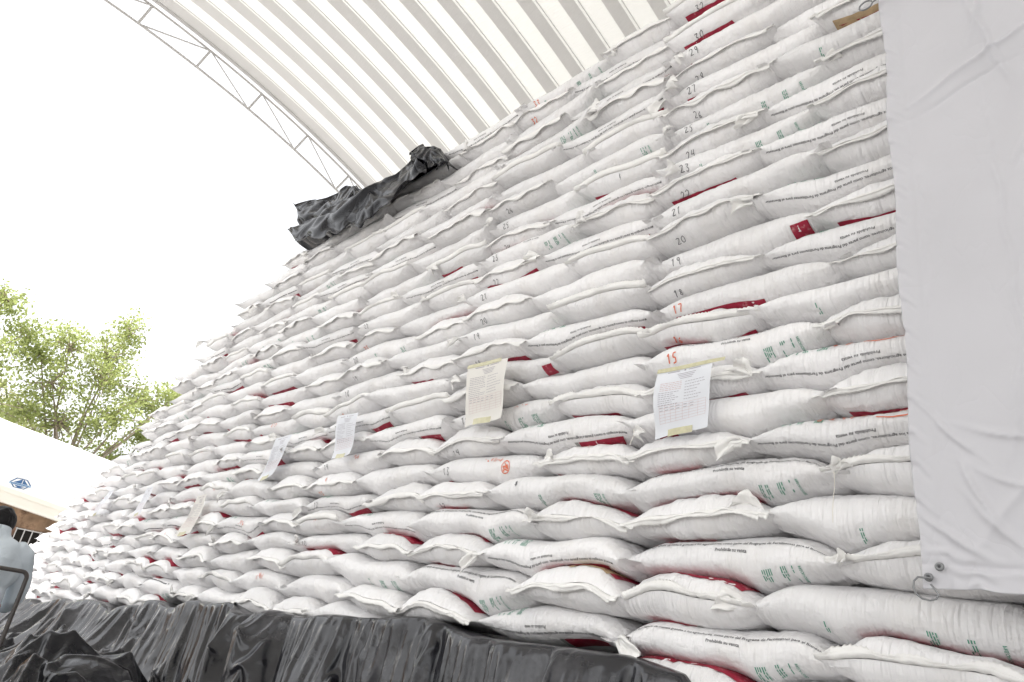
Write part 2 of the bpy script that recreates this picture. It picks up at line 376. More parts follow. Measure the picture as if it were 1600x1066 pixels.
def dashes(wd_, rows, pitch, h, rnd, fill=.8):
    V = []; F = []
    for r in range(rows):
        x = 0; end = wd_*rnd.uniform(.55, 1)
        while x < end:
            l = rnd.uniform(.008, .03)
            if not V or rnd.random() < fill:
                q = len(V); y = -r*pitch; V += [(x, y), (x+l, y), (x+l, y+h), (x, y+h)]; F += [(q, q+1, q+2), (q, q+2, q+3)]
            x += l+.005
    return np.array(V, float), np.array(F)
def rect(x0, x1, y0, y1, nx, ny, skew=0):
    X, Y = np.meshgrid(np.linspace(0, 1, nx+1), np.linspace(0, 1, ny+1), indexing='ij')
    U = x0+(x1-x0)*X+skew*Y*(1-X); W = y0+(y1-y0)*Y
    idx = np.arange((nx+1)*(ny+1)).reshape(nx+1, ny+1)
    q = np.stack([idx[:-1, :-1], idx[1:, :-1], idx[1:, 1:], idx[:-1, 1:]], -1).reshape(-1, 4)
    return np.stack([U.ravel(), W.ravel()], -1), np.concatenate([q[:, :3], q[:, [0, 2, 3]]])
LINE1 = 'Material entregado de manera gratuita a los agricultores, como parte del Programa de Fertilizantes para el Bienestar'
LINE2 = 'Prohibida su venta'

# ------------------------------------------------------------------ one sack
def make_sack(d, idx):
    n, k, x0, x1, isL = d['n'], d['k'], d['x0'], d['x1'], d['L']
    xc = (x0+x1)/2; dist = math.hypot(xc, math.hypot(D, cz(n)-1.1)); near = dist < 4.6; mid = dist < 8.5
    r = random.Random(idx*77+5); sd_ = idx*13+1
    q = 1.0 if dist < 3.6 else (.8 if near else (.55 if mid else .36))
    HL = (x1-x0)/2+.022 if isL else .47
    W0 = .30 if isL else (x1-x0)/2+.045
    Wm = W0-.024 if isL else W0-.032
    yj = r.uniform(-.022, .022)+.02*math.sin(n*.7+k*2.1)
    if n in (7, 8) and k in (1, 2): yj -= .015
    xx = np.linspace(x0-.1, x1+.1, 80)
    za, zb = Zi(n, xx), Zi(n+1, xx)
    tilt = r.uniform(-.012, .012)
    # axis samples
    na = int((130 if isL else 70)*q)+10
    u = np.linspace(-1, 1, na); a = np.sin(u*np.pi/2*.93)/math.sin(np.pi/2*.93)
    if isL: a = np.concatenate([[-1-.045/HL, -1-.022/HL], a, [1+.022/HL, 1+.045/HL]])
    ntq = max(18, int((64 if isL else 72)*q))
    e1m, e2m = (.86, .74) if isL else (.74, .70)
    th = np.linspace(0, 2*np.pi, 1441)
    def sec(th, e1, e2): c, s = np.cos(th), np.sin(th); return np.sign(c)*np.abs(c)**e1, np.sign(s)*np.abs(s)**e2
    c_, s_ = sec(th, e1m, e2m); pv = -Wm*c_ ; pw = .08*s_           # th=0 is the front / left edge
    ds = np.hypot(np.diff(pv), np.diff(pw)); S = np.concatenate([[0], np.cumsum(ds)]); PERM = S[-1]
    tj = np.interp(np.arange(ntq)/ntq*PERM, S, th)
    Ag, Tg = np.meshgrid(a, tj, indexing='ij'); aa = np.minimum(np.abs(Ag), 1)
    pn = r.uniform(5.5, 8.5) if isL else r.uniform(11, 17)
    B = np.maximum((1-aa**pn)**(.62 if isL else .60), .022)
    A = Wm+(W0-Wm)*aa**5
    blend = aa**6
    c, s = np.cos(Tg), np.sin(Tg)
    e1 = e1m+(1.0-e1m)*blend; e2 = e2m+((1.15 if isL else 1.25)-e2m)*blend
    v = np.sign(c)*np.abs(c)**e1; w_ = np.sign(s)*np.abs(s)**e2
    f1 = wav(sd_, 6, 2.5, 7); f2 = wav(sd_+1, 6, 1.5, 4); f3 = wav(sd_+2, 7, 18, 40); f4 = wav(sd_+3, 5, 1, 3); f5 = wav(sd_+4, 7, 90, 240); f6 = wav(sd_+5, 6, 8, 20)
    am = Ag*HL                                           # metres along the axis
    sg = np.interp(Tg, th, S)                            # metres round the section
    # ribs across the sack (strong near contacts), pleats running in from the ends, lumps
    rib = f5(am, sg*.35)*(.35+.65*np.abs(w_))*np.clip(.45+.8*f6(am*.35, sg*.4), .05, 1)
    rib = np.sign(rib)*np.abs(rib)**.8
    lat = (v*A)
    pl = wav(sd_+9, 7, 30, 120)(lat, am*.10)*np.clip((aa-.60)/.4, 0, 1)**1.6
    lump = f6(am, sg)
    disp = (.0034 if isL else .0020)*rib+(.010 if isL else .008)*pl*(1-.6*(aa >= .999))+.0045*lump
    cr = wav(sd_+10, 5, 12, 30)(am+.5*sg, sg-.6*am); disp = disp-.0055*np.exp(-(cr/.16)**2)*(.4+.6*np.clip(f2(am*2, sg*2), 0, 1))
    disp = disp*np.minimum(1, B*4)
    hv = -(np.cos(Tg)); hw = np.sin(Tg)
    def place(am, latv, wz, Bv, dispv, hv, hw, aabs):
        if isL:
            X = xc+am; Y = D+yj+.27+(-latv)*1.0+dispv*hv
            Y = Y-.022*aabs**8+.012*f4(am*2, am*0+1)
            Y = Y+tilt*am/HL*1.5
            xq = X
        else:
            X = xc-latv+dispv*hv*.6; Y = D-.035+yj+(am+HL); xq = X
            Y = Y+.012*f4(X*4, am*0)*np.exp(-(am+HL)/.15)
        lo = np.interp(xq, xx, za); hi = np.interp(xq, xx, zb)
        half = (hi-lo)/2*1.13; mdl = (hi+lo)/2
        endz = (.30 if isL else -.05)
        Z = mdl+wz*Bv*half-endz*half*aabs**8*(.5+.5*math.sin(idx))+dispv*hw
        if isL: Z = Z+.006*f3(am, latv)*np.clip((aabs-.93)/.07, 0, 1)
        else:
            Z = Z+.010*wav(sd_+20, 4, 6, 22)(X, X*0)*np.exp(-(am+HL)/.06)-.012*(np.abs(latv)/W0)**4*np.exp(-(am+HL)/.1)
        return np.stack([X, Y, Z], -1)
    G = place(am, v*A, w_, B, disp, hv, hw, aa)
    # unit normals of the grid
    da = np.gradient(G, axis=0); dt = np.roll(G, -1, 1)-np.roll(G, 1, 1); Nn = np.cross(da, dt); Nn /= np.linalg.norm(Nn, axis=-1)[..., None]+1e-9
    cen = G.mean((0, 1)); 
    if (Nn*(G-cen)).sum() < 0: Nn = -Nn; flip = True
    else: flip = False
    na_, nt_ = G.shape[:2]
    idxg = np.arange(na_*nt_).reshape(na_, nt_); nx = np.roll(idxg, -1, 1)
    F0 = np.stack([idxg[:-1], nx[:-1], nx[1:], idxg[1:]], -1).reshape(-1, 4)
    if not flip: F0 = F0[:, ::-1]
    Vs = [G.reshape(-1, 3)]; Fs = [F0]; fm = [0]; nv = na_*nt_
    sg2 = np.where(sg > PERM/2, sg-PERM, sg); UV = [np.stack([am.ravel() if isL else lat.ravel(), sg2.ravel() if isL else am.ravel()], -1)+np.array([idx*.37 % 7, idx*.61 % 5])]
    def samp(fi, fj, off):
        fi = np.clip(fi, 0, na_-1.001); fj = np.mod(fj, nt_); i = fi.astype(int); j = fj.astype(int) % nt_; p = (fi-i)[:, None]; t = (fj-np.floor(fj))[:, None]; j2 = (j+1) % nt_
        g_ = lambda Q: (Q[i, j]*(1-p)+Q[i+1, j]*p)*(1-t)+(Q[i, j2]*(1-p)+Q[i+1, j2]*p)*t
        return g_(G)+g_(Nn)*off
    def stick(vf, m, off=.0028):
        nonlocal nv
        V, F = vf
        if isL:   # V = (metres along x from centre, metres round the section from the front edge, up positive)
            fi = np.interp(V[:, 0], am[:, 0], np.arange(na_)); fj = V[:, 1]/PERM*nt_
        else:     # V = (metres across from centre, metres of depth in from the seam: positive on top, negative below)
            vn = -v[na_//2]; jj = np.arange(nt_)
            top = w_[na_//2] > 0
            # arc length along the axis over the crown
            Gc = G[:, nt_//4]; Sc = np.concatenate([[0], np.cumsum(np.linalg.norm(np.diff(Gc, axis=0), axis=1))])
            fi = np.interp(np.abs(V[:, 1]), Sc, np.arange(na_))
            half_ = nt_//2
            vt = vn[:half_+1]; vb = vn[half_:]  # -1..1 and 1..-1
            uu = np.clip(V[:, 0]/W0, -.97, .97)
            jt = np.interp(uu, vt, np.arange(half_+1)); jb = np.interp(-uu, -vb, np.arange(half_, nt_))
            fj = np.where(V[:, 1] >= 0, jt, jb)
        Vs.append(samp(fi, fj, off)); Fs.append(np.concatenate([F+nv])); fm.append(m); nv += len(V); UV.append(np.zeros((len(V), 2)))
    R2 = lambda vf: (-vf[0], vf[1])            # turned upside down
    key = (k, n, d['side']); spec = SPEC.get(key)
    if spec is None:
        spec = r.choices(['V1', 'V2', 'V3', 'V4', 'P', 'Q'], [2, 3.5, .9, .3, 9, 2])[0] if isL else r.choices(['rt', 'rb', 'p'], [3, 2.5, 7])[0]
    d['spec'] = spec
    if isL:
        fl = 1 if 'V1' in spec or 'V3' in spec else -1
        U = (lambda vf: vf) if fl > 0 else R2
        if 'V1' in spec or 'V2' in spec:
            if dist < 7.5:
                t = text_mesh(LINE1, .0175, min(.90, 2*HL-.09), 2 if near else 1); t[0][:, 1] += .040; stick(U(t), 2)
                t = text_mesh(LINE2, .0165, .15, 2 if near else 1); t[0][:, 0] += .04; t[0][:, 1] += .012; stick(U(t), 2)
            else:
                t = dashes(.84, 1, .02, .009, r, .95); t[0][:, 0] -= .42; t[0][:, 1] += .042; stick(U(t), 2)
            ys = r.uniform(.068, .105); xw = r.uniform(.0, .10)
            stick(U(rect(-.40, -.16+xw, ys, .19, 14, 6, .05)), 1)
            stick(U(rect(-.155+xw, -.13+xw, ys, .19, 2, 6)), 5, .0025)
        if 'V1' in spec or 'V2' in spec or 'V3' in spec or 'V4' in spec:
            cols = [(.18, 5), (.26, 3), (.31, 1)] if 'V1' in spec or 'V2' in spec else r.choice([[(-.22, 2), (.12, 4), (.24, 3)], [(.05, 3), (.18, 5), (.30, 4)], [(-.1, 2), (.28, 5)]])
            for cx, rows in cols:
                t = dashes(r.uniform(.05, .09), rows, .009, .004, r); V, F = t; V = np.stack([cx-V[:, 1], -.035-V[:, 0]], -1); stick(U((V, F)), 3)
            if dist < 6:
                V, F = text_mesh('PRECAUCIONES', .017, None, 1); V = np.stack([.345-V[:, 1], -.085-V[:, 0]*.8], -1); stick(U((V, F)), 3)
        if 'Q' in spec: stick(rect(-.38, -.38+r.choice([.05, .12, .5]), -.18, -r.uniform(.065, .1), 12, 5), 1)
        if 'Qr' in spec: stick(rect(.33, .42, -.12, -.03, 4, 5), 1)
    else:
        if 'rt' in spec: stick(rect(-W0*r.uniform(.2, .8), W0*.8, r.uniform(.095, .13), .42, 16, 10), 1)
        if 'rb' in spec: stick(rect(-W0*.75, W0*r.uniform(0, .85), -.40, -r.uniform(.10, .13), 16, 10), 1)
        if 'tan' in spec: stick(rect(-W0*.8, W0*.2, -.30, -.075, 16, 10), 6)
        if 'beige' in spec: stick(rect(-.02, W0*.7, .10, .3, 12, 8), 6, .0036)
    lab = LABELN.get(key)
    if lab:
        h = .045; hc = 4 if lab[1] == 'o' else 2
        vf = hand(lab[0], h, .0036 if hc == 2 else .006, r)
        if isL: vf[0][:, 0] += -HL+.17; vf[0][:, 1] += r.uniform(-.055, -.035)
        else: vf[0][:, 0] += -W0*.45; vf[0][:, 1] -= .112
        stick(vf, hc, .0036)
    for ex in EXTRA.get(key, []):
        if ex[0] == 'scr': vf = scribble(ex[3], ex[4], r, ex[5])
        elif ex[0] == 'hand': vf = hand(ex[3], ex[4], .005, r)
        elif ex[0] == 'ring':
            t = np.linspace(0, 2*np.pi, 17); vf = strokes([list(zip(.032*np.cos(t), .027*np.sin(t)))]+[[(r.uniform(-.022, .022), r.uniform(-.02, .02)) for _ in range(3)] for _ in range(6)], .005)
        elif ex[0] == 'arc': vf = strokes([[(-.08, .0), (-.03, -.012), (.03, -.012), (.08, .004)]], .005)
        vf[0][:, 0] += ex[1]; vf[0][:, 1] += ex[2]
        stick(vf, 2 if ex[-1] == 'k' else 4, .0036)
    res = dict(V=np.concatenate(Vs), F=Fs, fm=fm, UV=np.concatenate(UV), kids=[])
    # ---- sewn hem of an end-on sack, folded over the seam
    if not isL:
        nh = int(70*q)+10; up = r.choice([1, -1, -1]); hw_ = r.uniform(.030, .046); fr = np.linspace(-1, 1, nh)
        sx = fr*W0*.985; g0 = place(np.full(nh, -HL), -sx, np.zeros(nh), np.full(nh, .02), np.zeros(nh), np.zeros(nh), np.zeros(nh), np.ones(nh))
        rr_ = np.linspace(0, 1, 6); wv = wav(sd_+30, 6, 6, 40)(sx, sx*0); HG = np.zeros((nh, 6, 3))
        ph = (1.05+.45*wv)*up*np.where(np.abs(fr) > .88, .5, 1)
        zz_ = np.where(np.arange(nh) % 2 == 0, 1, .86) if near else np.ones(nh)
        for i, t in enumerate(rr_):
            L_ = hw_*t*(zz_ if i == 5 else 1)*(1+.12*wv)
            HG[:, i] = g0+np.stack([0*sx, -np.cos(ph*t)*L_*.8-.002, np.sin(ph*t)*L_], -1)
        HG[:, 0, 1] += .012
        HG += .0022*np.stack([wav(sd_+31, 6, 60, 200)(HG[..., 0], HG[..., 2])]*3, -1)*np.array([0, 1, .6])
        i2 = np.arange(nh*6).reshape(nh, 6); HF = np.stack([i2[:-1, :-1], i2[1:, :-1], i2[1:, 1:], i2[:-1, 1:]], -1).reshape(-1, 4)
        kv = [HG.reshape(-1, 3)]; kf = [HF]
        if near:  # double fold: a narrow second ply and its stitched chain
            H2 = HG[:, :4]+np.array([0, -.004, .002*up]); H2[:, :, 2] += .0035*wav(sd_+32, 6, 20, 90)(H2[..., 0], H2[..., 0]*0)
            i3 = np.arange(nh*4).reshape(nh, 4)+nh*6; kf.append(np.stack([i3[:-1, :-1], i3[1:, :-1], i3[1:, 1:], i3[:-1, 1:]], -1).reshape(-1, 4)); kv.append(H2.reshape(-1, 3))
        res['kids'].append(('sewn_hem', np.concatenate(kv), kf, 'hem'))
    # ---- crumpled loose end of a lengthwise sack
    if isL and (key in TUFT or r.random() < .42):
        sdn = TUFT.get(key, r.choice([-1, 1])); sz = r.uniform(.045, .10)*(1.15 if key in TUFT else 1)
        nu_, nv_ = (26, 16) if near else (12, 8)
        uu, vv = np.meshgrid(np.linspace(0, 1, nu_), np.linspace(-1, 1, nv_), indexing='ij')
        g0 = place(np.array([sdn*HL*.985]), np.array([W0*.90]), np.array([0.]), np.array([.02]), np.zeros(1), np.zeros(1), np.zeros(1), np.ones(1))[0]
        th0 = r.uniform(-.5, 1.1); dr = np.array([sdn*math.cos(th0), -.30, math.sin(th0)]); dr /= np.linalg.norm(dr)
        sdv = np.cross(dr, [0, -1, 0]); sdv /= np.linalg.norm(sdv); fo = np.cross(dr, sdv)
        wdth = sz*(.25+.75*uu**.8); fold = .012*np.sin(vv*r.uniform(3, 6)+uu*4)+.010*wav(sd_+40, 6, 20, 90)(uu*sz+1, vv*sz)
        curl = -.5*sz*uu**2
        TG = g0+uu[..., None]*sz*1.3*dr+(vv*wdth*.62)[..., None]*sdv+(fold*(.4+uu))[..., None]*fo+np.stack([0*uu, -.012+0*uu, curl*.8], -1)
        TG += .004*np.stack([wav(sd_+41+i, 6, 50, 160)(uu*sz, vv*sz) for i in range(3)], -1)
        TG[..., 1] = np.minimum(TG[..., 1], D-.012+yj)
        i2 = np.arange(nu_*nv_).reshape(nu_, nv_)
        res['kids'].append(('loose_end', TG.reshape(-1, 3), [np.stack([i2[:-1, :-1], i2[1:, :-1], i2[1:, 1:], i2[:-1, 1:]], -1).reshape(-1, 4)], 'hem'))
        if near and r.random() < .3:
            ln = r.uniform(.08, .2); mbt = MB(); mbt.tube([g0+np.array([.006*math.sin(t*5+idx), -.03-.01*t+.02*math.sin(t*3), -ln*t]) for t in np.linspace(0, 1, 9)], .0016, 5)
            res['kids'].append(('sewing_thread', np.concatenate(mbt.V), mbt.F, 'thread'))
    d['cen'] = (xc, D+.2, float(Zi(n, np.array(xc)))); d['dist'] = dist
    return res

SPEC = {(1, 7, 'L'): 'V1', (1, 6, 'L'): 'rt', (1, 7, 'R'): 'rt', (1, 8, 'L'): 'rt', (1, 8, 'R'): 'V3', (1, 9, 'L'): 'V1', (1, 9, 'R'): 'p', (1, 10, 'L'): 'rt', (1, 10, 'R'): 'V3',
        (1, 11, 'L'): 'V1', (1, 11, 'R'): 'p', (1, 12, 'L'): 'p', (1, 12, 'R'): 'V2', (1, 13, 'L'): 'Q', (1, 13, 'R'): 'rb', (1, 14, 'L'): 'rb', (1, 14, 'R'): 'V2', (1, 15, 'L'): 'V1', (1, 15, 'R'): 'p',
        (1, 16, 'L'): 'rb', (1, 16, 'R'): 'V3', (1, 17, 'L'): 'Q', (1, 17, 'R'): 'p', (1, 18, 'L'): 'p', (1, 18, 'R'): 'V2', (1, 19, 'L'): 'QrP', (1, 19, 'R'): 'rb', (1, 20, 'L'): 'p', (1, 20, 'R'): 'V2',
        (1, 21, 'L'): 'P', (1, 22, 'L'): 'rb', (1, 22, 'R'): 'V2', (1, 21, 'R'): 'p', (1, 23, 'L'): 'V3', (1, 24, 'L'): 'p', (1, 24, 'R'): 'V2', (1, 25, 'L'): 'V3', (1, 25, 'R'): 'rb', (1, 27, 'R'): 'tanrb',
        (1, 26, 'L'): 'p', (1, 27, 'L'): 'Q', (1, 28, 'L'): 'p', (1, 29, 'L'): 'Q', (1, 30, 'L'): 'rb', (1, 31, 'L'): 'P', (1, 32, 'L'): 'rb', (1, 26, 'R'): 'V3', (1, 23, 'R'): 'p',
        (2, 7, 'L'): 'rt', (2, 7, 'R'): 'V2', (2, 8, 'L'): 'V1', (2, 8, 'R'): 'rtbeige', (2, 9, 'L'): 'rt', (2, 9, 'R'): 'V2', (2, 10, 'L'): 'V1', (2, 10, 'R'): 'rt', (2, 11, 'L'): 'p', (2, 11, 'R'): 'V3',
        (2, 12, 'L'): 'Q', (2, 12, 'R'): 'rb', (2, 13, 'L'): 'p', (2, 13, 'R'): 'V2', (2, 14, 'L'): 'V3', (2, 14, 'R'): 'rb', (2, 15, 'L'): 'p', (2, 15, 'R'): 'P', (2, 16, 'L'): 'QrP', (2, 16, 'R'): 'p', (2, 17, 'R'): 'V2',
        (3, 9, 'R'): 'rt', (3, 10, 'R'): 'V2', (3, 8, 'R'): 'V3'}
LABELN = {}
for n in range(15, 33): LABELN[(1, n, 'L')] = (str(n), 'o' if n < 18 else 'k')
for n in list(range(11, 26))+[31, 32]: LABELN[(2, n, 'L')] = (str(n+1), 'o' if n > 30 else 'k')
for n in range(11, 22): LABELN[(3, n, 'L')] = (str(n+1), 'o' if n % 4 == 0 else 'k')
LABELN[(3, 9, 'L')] = ('10', 'k')
EXTRA = {(2, 12, 'L'): [('ring', .17, -.005, 'o'), ('scr', .05, .035, .16, .03, 7, 'o')], (1, 12, 'R'): [('hand', -.10, .045, '8 x 44 =', .04, 'o'), ('scr', .14, .055, .2, .035, 9, 'o'), ('arc', .12, .03, 'o')],
         (1, 14, 'R'): [('hand', -.12, .05, '* 2', .045, 'o'), ('scr', .06, .07, .2, .02, 8, 'o'), ('arc', .05, .045, 'o')], (2, 14, 'L'): [('scr', .2, .03, .12, .02, 5, 'o')],
         (2, 12, 'R'): [('scr', 0, .07, .14, .03, 6, 'o')], (2, 16, 'L'): [('scr', -.16, -.01, .03, .04, 4, 'o')], (3, 13, 'L'): [('scr', .1, .02, .1, .04, 7, 'o')],
         (2, 24, 'R'): [('hand', 0, -.06, '*', .05, 'k')], (3, 12, 'L'): [('hand', -.1, .0, '*', .04, 'o')], (5, 9, 'L'): [('scr', 0, .0, .08, .06, 8, 'o')], (2, 11, 'R'): [('hand', -.28, .0, '*', .035, 'k')]}
for kk in ((4, 10, 'L'), (5, 12, 'R'), (6, 10, 'L'), (4, 7, 'R'), (7, 9, 'L'), (3, 10, 'L'), (5, 15, 'L'), (4, 16, 'L')): EXTRA[kk] = [('scr', 0, .01, .12, .05, 7, 'o')]
TUFT = {(2, 7, 'R'): 1, (1, 9, 'L'): 1, (1, 11, 'L'): 1, (1, 10, 'R'): -1, (2, 9, 'R'): -1, (1, 12, 'R'): -1, (2, 13, 'R'): 1, (2, 12, 'L'): 1, (3, 7, 'R'): -1, (1, 14, 'R'): -1, (2, 10, 'L'): 1, (1, 8, 'R'): -1}

# which sacks are individuals: the ones that show largest
def shown(d):
    x = (d['x0']+d['x1'])/2; z = cz(d['n']); return math.sqrt(x*x+D*D+(z-1.1)**2)
vis = []; hid = []
for d in lay:
    x = (d['x0']+d['x1'])/2; z = cz(d['n'])
    P_ = np.array(R).T@(np.array([x, D, z])-np.array([0, 0, 1.1])); px = 800+1093.4*P_[0]/-P_[2]; py = 533-1093.4*P_[1]/-P_[2]
    ok = -60 < px < 1660 and -45 < py < 1110
    if x > -.72+.0 and z > 1.50: ok = False
    (vis if ok else hid).append(d)
vis.sort(key=shown)
print('sacks', len(lay), 'visible', len(vis))
ORD = ['', 'first', 'second', 'third', 'fourth', 'fifth', 'sixth', 'seventh', 'eighth', 'ninth', 'tenth', 'eleventh', 'twelfth', 'thirteenth', 'fourteenth', 'fifteenth', 'sixteenth', 'seventeenth', 'eighteenth', 'nineteenth', 'twentieth']
def ordn(i):
    return ORD[i] if i <= 20 else {30: 'thirtieth', 40: 'fortieth'}.get(i, {2: 'twenty', 3: 'thirty'}[i//10]+'-'+ORD[i % 10])
NLAY = max(d['n'] for d in lay)
bylev = {}
for d in lay:
    if (d['x0']+d['x1'])/2 > -.72 and cz(d['n']) > 1.5: continue
    bylev.setdefault(d['n'], []).append(d)
for n, L_ in bylev.items():
    L_.sort(key=lambda d: -d['x0'])
    for i, d in enumerate(L_): d['pos'] = i+1
def label(d):
    spec = d['spec']; isL = d['L']
    lab = LABELN.get((d['k'], d['n'], d['side']))
    if isL:
        f = {'V1': 'black text along its top', 'V2': 'upside-down black text', 'V3': 'green print', 'V4': 'green print', 'Qr': 'red corner patch', 'Q': 'red print below'}
        look = next((f[s] for s in ('V1', 'V2', 'V3', 'V4', 'Qr', 'Q') if s in spec), 'plain side'); look = 'lengthwise sack, '+look
    else:
        look = 'end-on sack'+(', red print on top' if 'rt' in spec else (', tan print underneath' if 'tan' in spec else (', red print underneath' if 'rb' in spec else ', sewn hem')))
    if lab and d['k'] < 3: look = ('lengthwise' if isL else 'end-on')+' sack numbered '+lab[0]
    return 'white %s, %s layer from top, %s from the right' % (look, ordn(NLAY-d['n']+1), ordn(d['pos']))
GROUP = 'white fertiliser sacks stacked in the pile'
fmats = SLOTS
rest_V = []; rest_F = []; rest_m = []; rest_uv = []; rn = 0
allocated = vis[:300]; others = vis[300:]+hid
for i, d in enumerate(allocated):
    s = make_sack(d, i+1)
    o = mk_mesh('fertilizer_sack', s['V'], s['F'], fmats, None, True, s['fm'], s['UV'])
    tag(o, label(d), 'sack', GROUP); origin_to(o, d['cen'])
    for nm, V, F, m in s['kids']:
        c = mk_mesh(nm, V-np.array(d['cen']), F, [m], o, True)
        if nm != 'sewing_thread': solid(c, .002, 0)
for i, d in enumerate(others):
    s = make_sack(d, 1000+i)
    for V, F, fm, uv in [(s['V'], s['F'], s['fm'], s['UV'])]+[(V, F, [7]*len(F), np.zeros((len(V), 2))) for nm, V, F, m in s['kids']]:
        rest_V.append(V); rest_F += [f+rn for f in F]; rest_m += list(fm); rest_uv.append(uv); rn += len(V)
# the body of the pile behind the faces of the sacks, layer by layer
mbc = MB()
for n in range(2, 33):
    xs_ = [d['x0'] for d in lay if d['n'] == n]
    if not xs_: continue
    mbc.box((min(xs_)+.16, D+.34, base(n)+.004), (1.1, 7.6, base(n+1)-.03))
rest_V.append(np.concatenate(mbc.V)); rest_F += [f+rn for f in mbc.F]; rest_m += [0]*len(mbc.F); rest_uv.append(np.zeros((mbc.n, 2))); rn += mbc.n
ro_ = mk_mesh('distant_sacks', np.concatenate(rest_V), rest_F, fmats+['hem'], None, True, rest_m, np.concatenate(rest_uv))
tag(ro_, 'small far white sacks at the upper left end of the pile and its hidden core', 'sacks', kind='stuff')
# ------------------------------------------------------------------ black polythene over the foot of the pile
nx_, nz_ = 760, 56
X = -np.geomspace(.9, 15.6, nx_)[::-1]*.5+np.linspace(-15.6, -.9, nx_)*.5; T = np.linspace(0, 1, nz_)
XX, TTm = np.meshgrid(X, T, indexing='ij')
wA = wav(301, 7, .8, 2.4); wB = wav(302, 7, 2.5, 6); wC = wav(303, 8, 9, 26); wD = wav(304, 6, .5, 1.3); wE = wav(305, 8, 30, 70)
top = tarp_top(XX)+.028*wB(XX*1.2, 0*XX)+.02*wC(XX*.35, 0*XX)
lip = .10
down = np.clip((TTm-lip)/(1-lip), 0, 1)
Zt = np.where(TTm < lip, top-.03*(1-TTm/lip)**2, top*(1-down)+.015*down)
flare = .16+.30*(.5+.5*wA(XX*.7, 0*XX))+np.interp(XX, [-15.6, -11, -8, -4], [.75, .6, .2, 0.])
Yb = np.where(TTm < lip, D+.34-(TTm/lip)**.8*.44, D-.10)
rs = np.random.default_rng(77)
depth = np.clip(top-Zt, 0, 2)
def cells(x0, x1, lo, hi, slope, seed, gain, pw=2.0):
    r = np.random.default_rng(seed); bx = [x0]
    while bx[-1] < x1: bx.append(bx[-1]+(r.uniform(lo, hi) if r.random() < .7 else r.uniform(lo, lo*1.6)))
    bx = np.array(bx); s_ = np.cumsum(r.normal(size=len(bx)))*0+r.normal(size=len(bx))*slope; wdt = np.diff(bx); A_ = wdt*gain*r.uniform(.35, 1.3, len(wdt)); sk = r.uniform(.3, .7, len(wdt))
    out = np.zeros_like(XX)
    for jz in range(XX.shape[1]):
        dj = depth[:, jz].mean(); e_ = np.maximum.accumulate(bx+s_*dj+.03*np.sin(dj*4+bx*7)*min(1, dj*2)); k_ = np.clip(np.searchsorted(e_, XX[:, jz])-1, 0, len(wdt)-1)
        u_ = np.clip((XX[:, jz]-e_[k_])/np.maximum(e_[k_+1]-e_[k_], .01), 0, 1); u_ = np.where(u_ < sk[k_], u_/sk[k_]*.5, .5+(u_-sk[k_])/(1-sk[k_])*.5)
        out[:, jz] = A_[k_]*(1-np.abs(2*u_-1)**pw)
    return out
fold = cells(-15.8, -.7, .16, .62, .16, 771, .36)+cells(-15.8, -.7, .07, .22, .25, 772, .22)*.5*np.clip(.5+.8*wA(XX*2, Zt), 0, 1.2)+.04*wA(XX*1.2, Zt)+.010*wB(XX*1.3+Zt, Zt*1.3)
grow = np.clip((top-Zt)/.12, 0, 1)**.6+.10*(TTm > lip*.7)
cru = wav(306, 6, 6, 16)(XX*1.3+.5*Zt, Zt*.8-.3*XX)
Yt = Yb-flare*down**1.5-fold*grow-.008*np.exp(-(cru/.14)**2)*(down > 0)-.0022*wE(XX, Zt*.6)
Xt = XX+.015*wB(XX, Zt)*down+np.interp(XX, [-16, -6.5, -4.5, -3.2, -2], [.85, .70, .30, .12, .05])*np.clip(top-Zt, 0, 1.2)
G0 = np.stack([Xt, Yt, Zt], -1); pn_ = TTm < lip*1.3
def coll(Q):
    lim = D-.085-.10*np.clip((tarp_top(Q[..., 0])-Q[..., 2]), 0, 1)+.03*np.sin(Q[..., 0]*7.5)*np.sin(Q[..., 2]*19)
    Q[..., 1] = np.where(Q[..., 2] < tarp_top(Q[..., 0])-.03, np.minimum(Q[..., 1], lim), Q[..., 1]); Q[..., 2] = np.maximum(Q[..., 2], .01); return Q
pr_ = np.random.default_rng(9).random(G0.shape[:2]) < .0034; pn_ = pn_ | (pr_ & (TTm > .2))
G0 = relax(G0, 1.055, pn_, coll, 36, 5, .0006, .11, 5, .018, 1.075)
b_ = MB(); b_.grid(G0); o = b_.build('pile_skirt', 'tarp', None, True); sb_ = o.modifiers.new('smooth', 'SUBSURF'); sb_.levels = sb_.render_levels = 1
origin_to(o, (-7, D, 0)); solid(o, .003, 0)
tag(o, 'dusty black plastic sheet hanging in folds over the foot of the sack pile', 'plastic sheet')

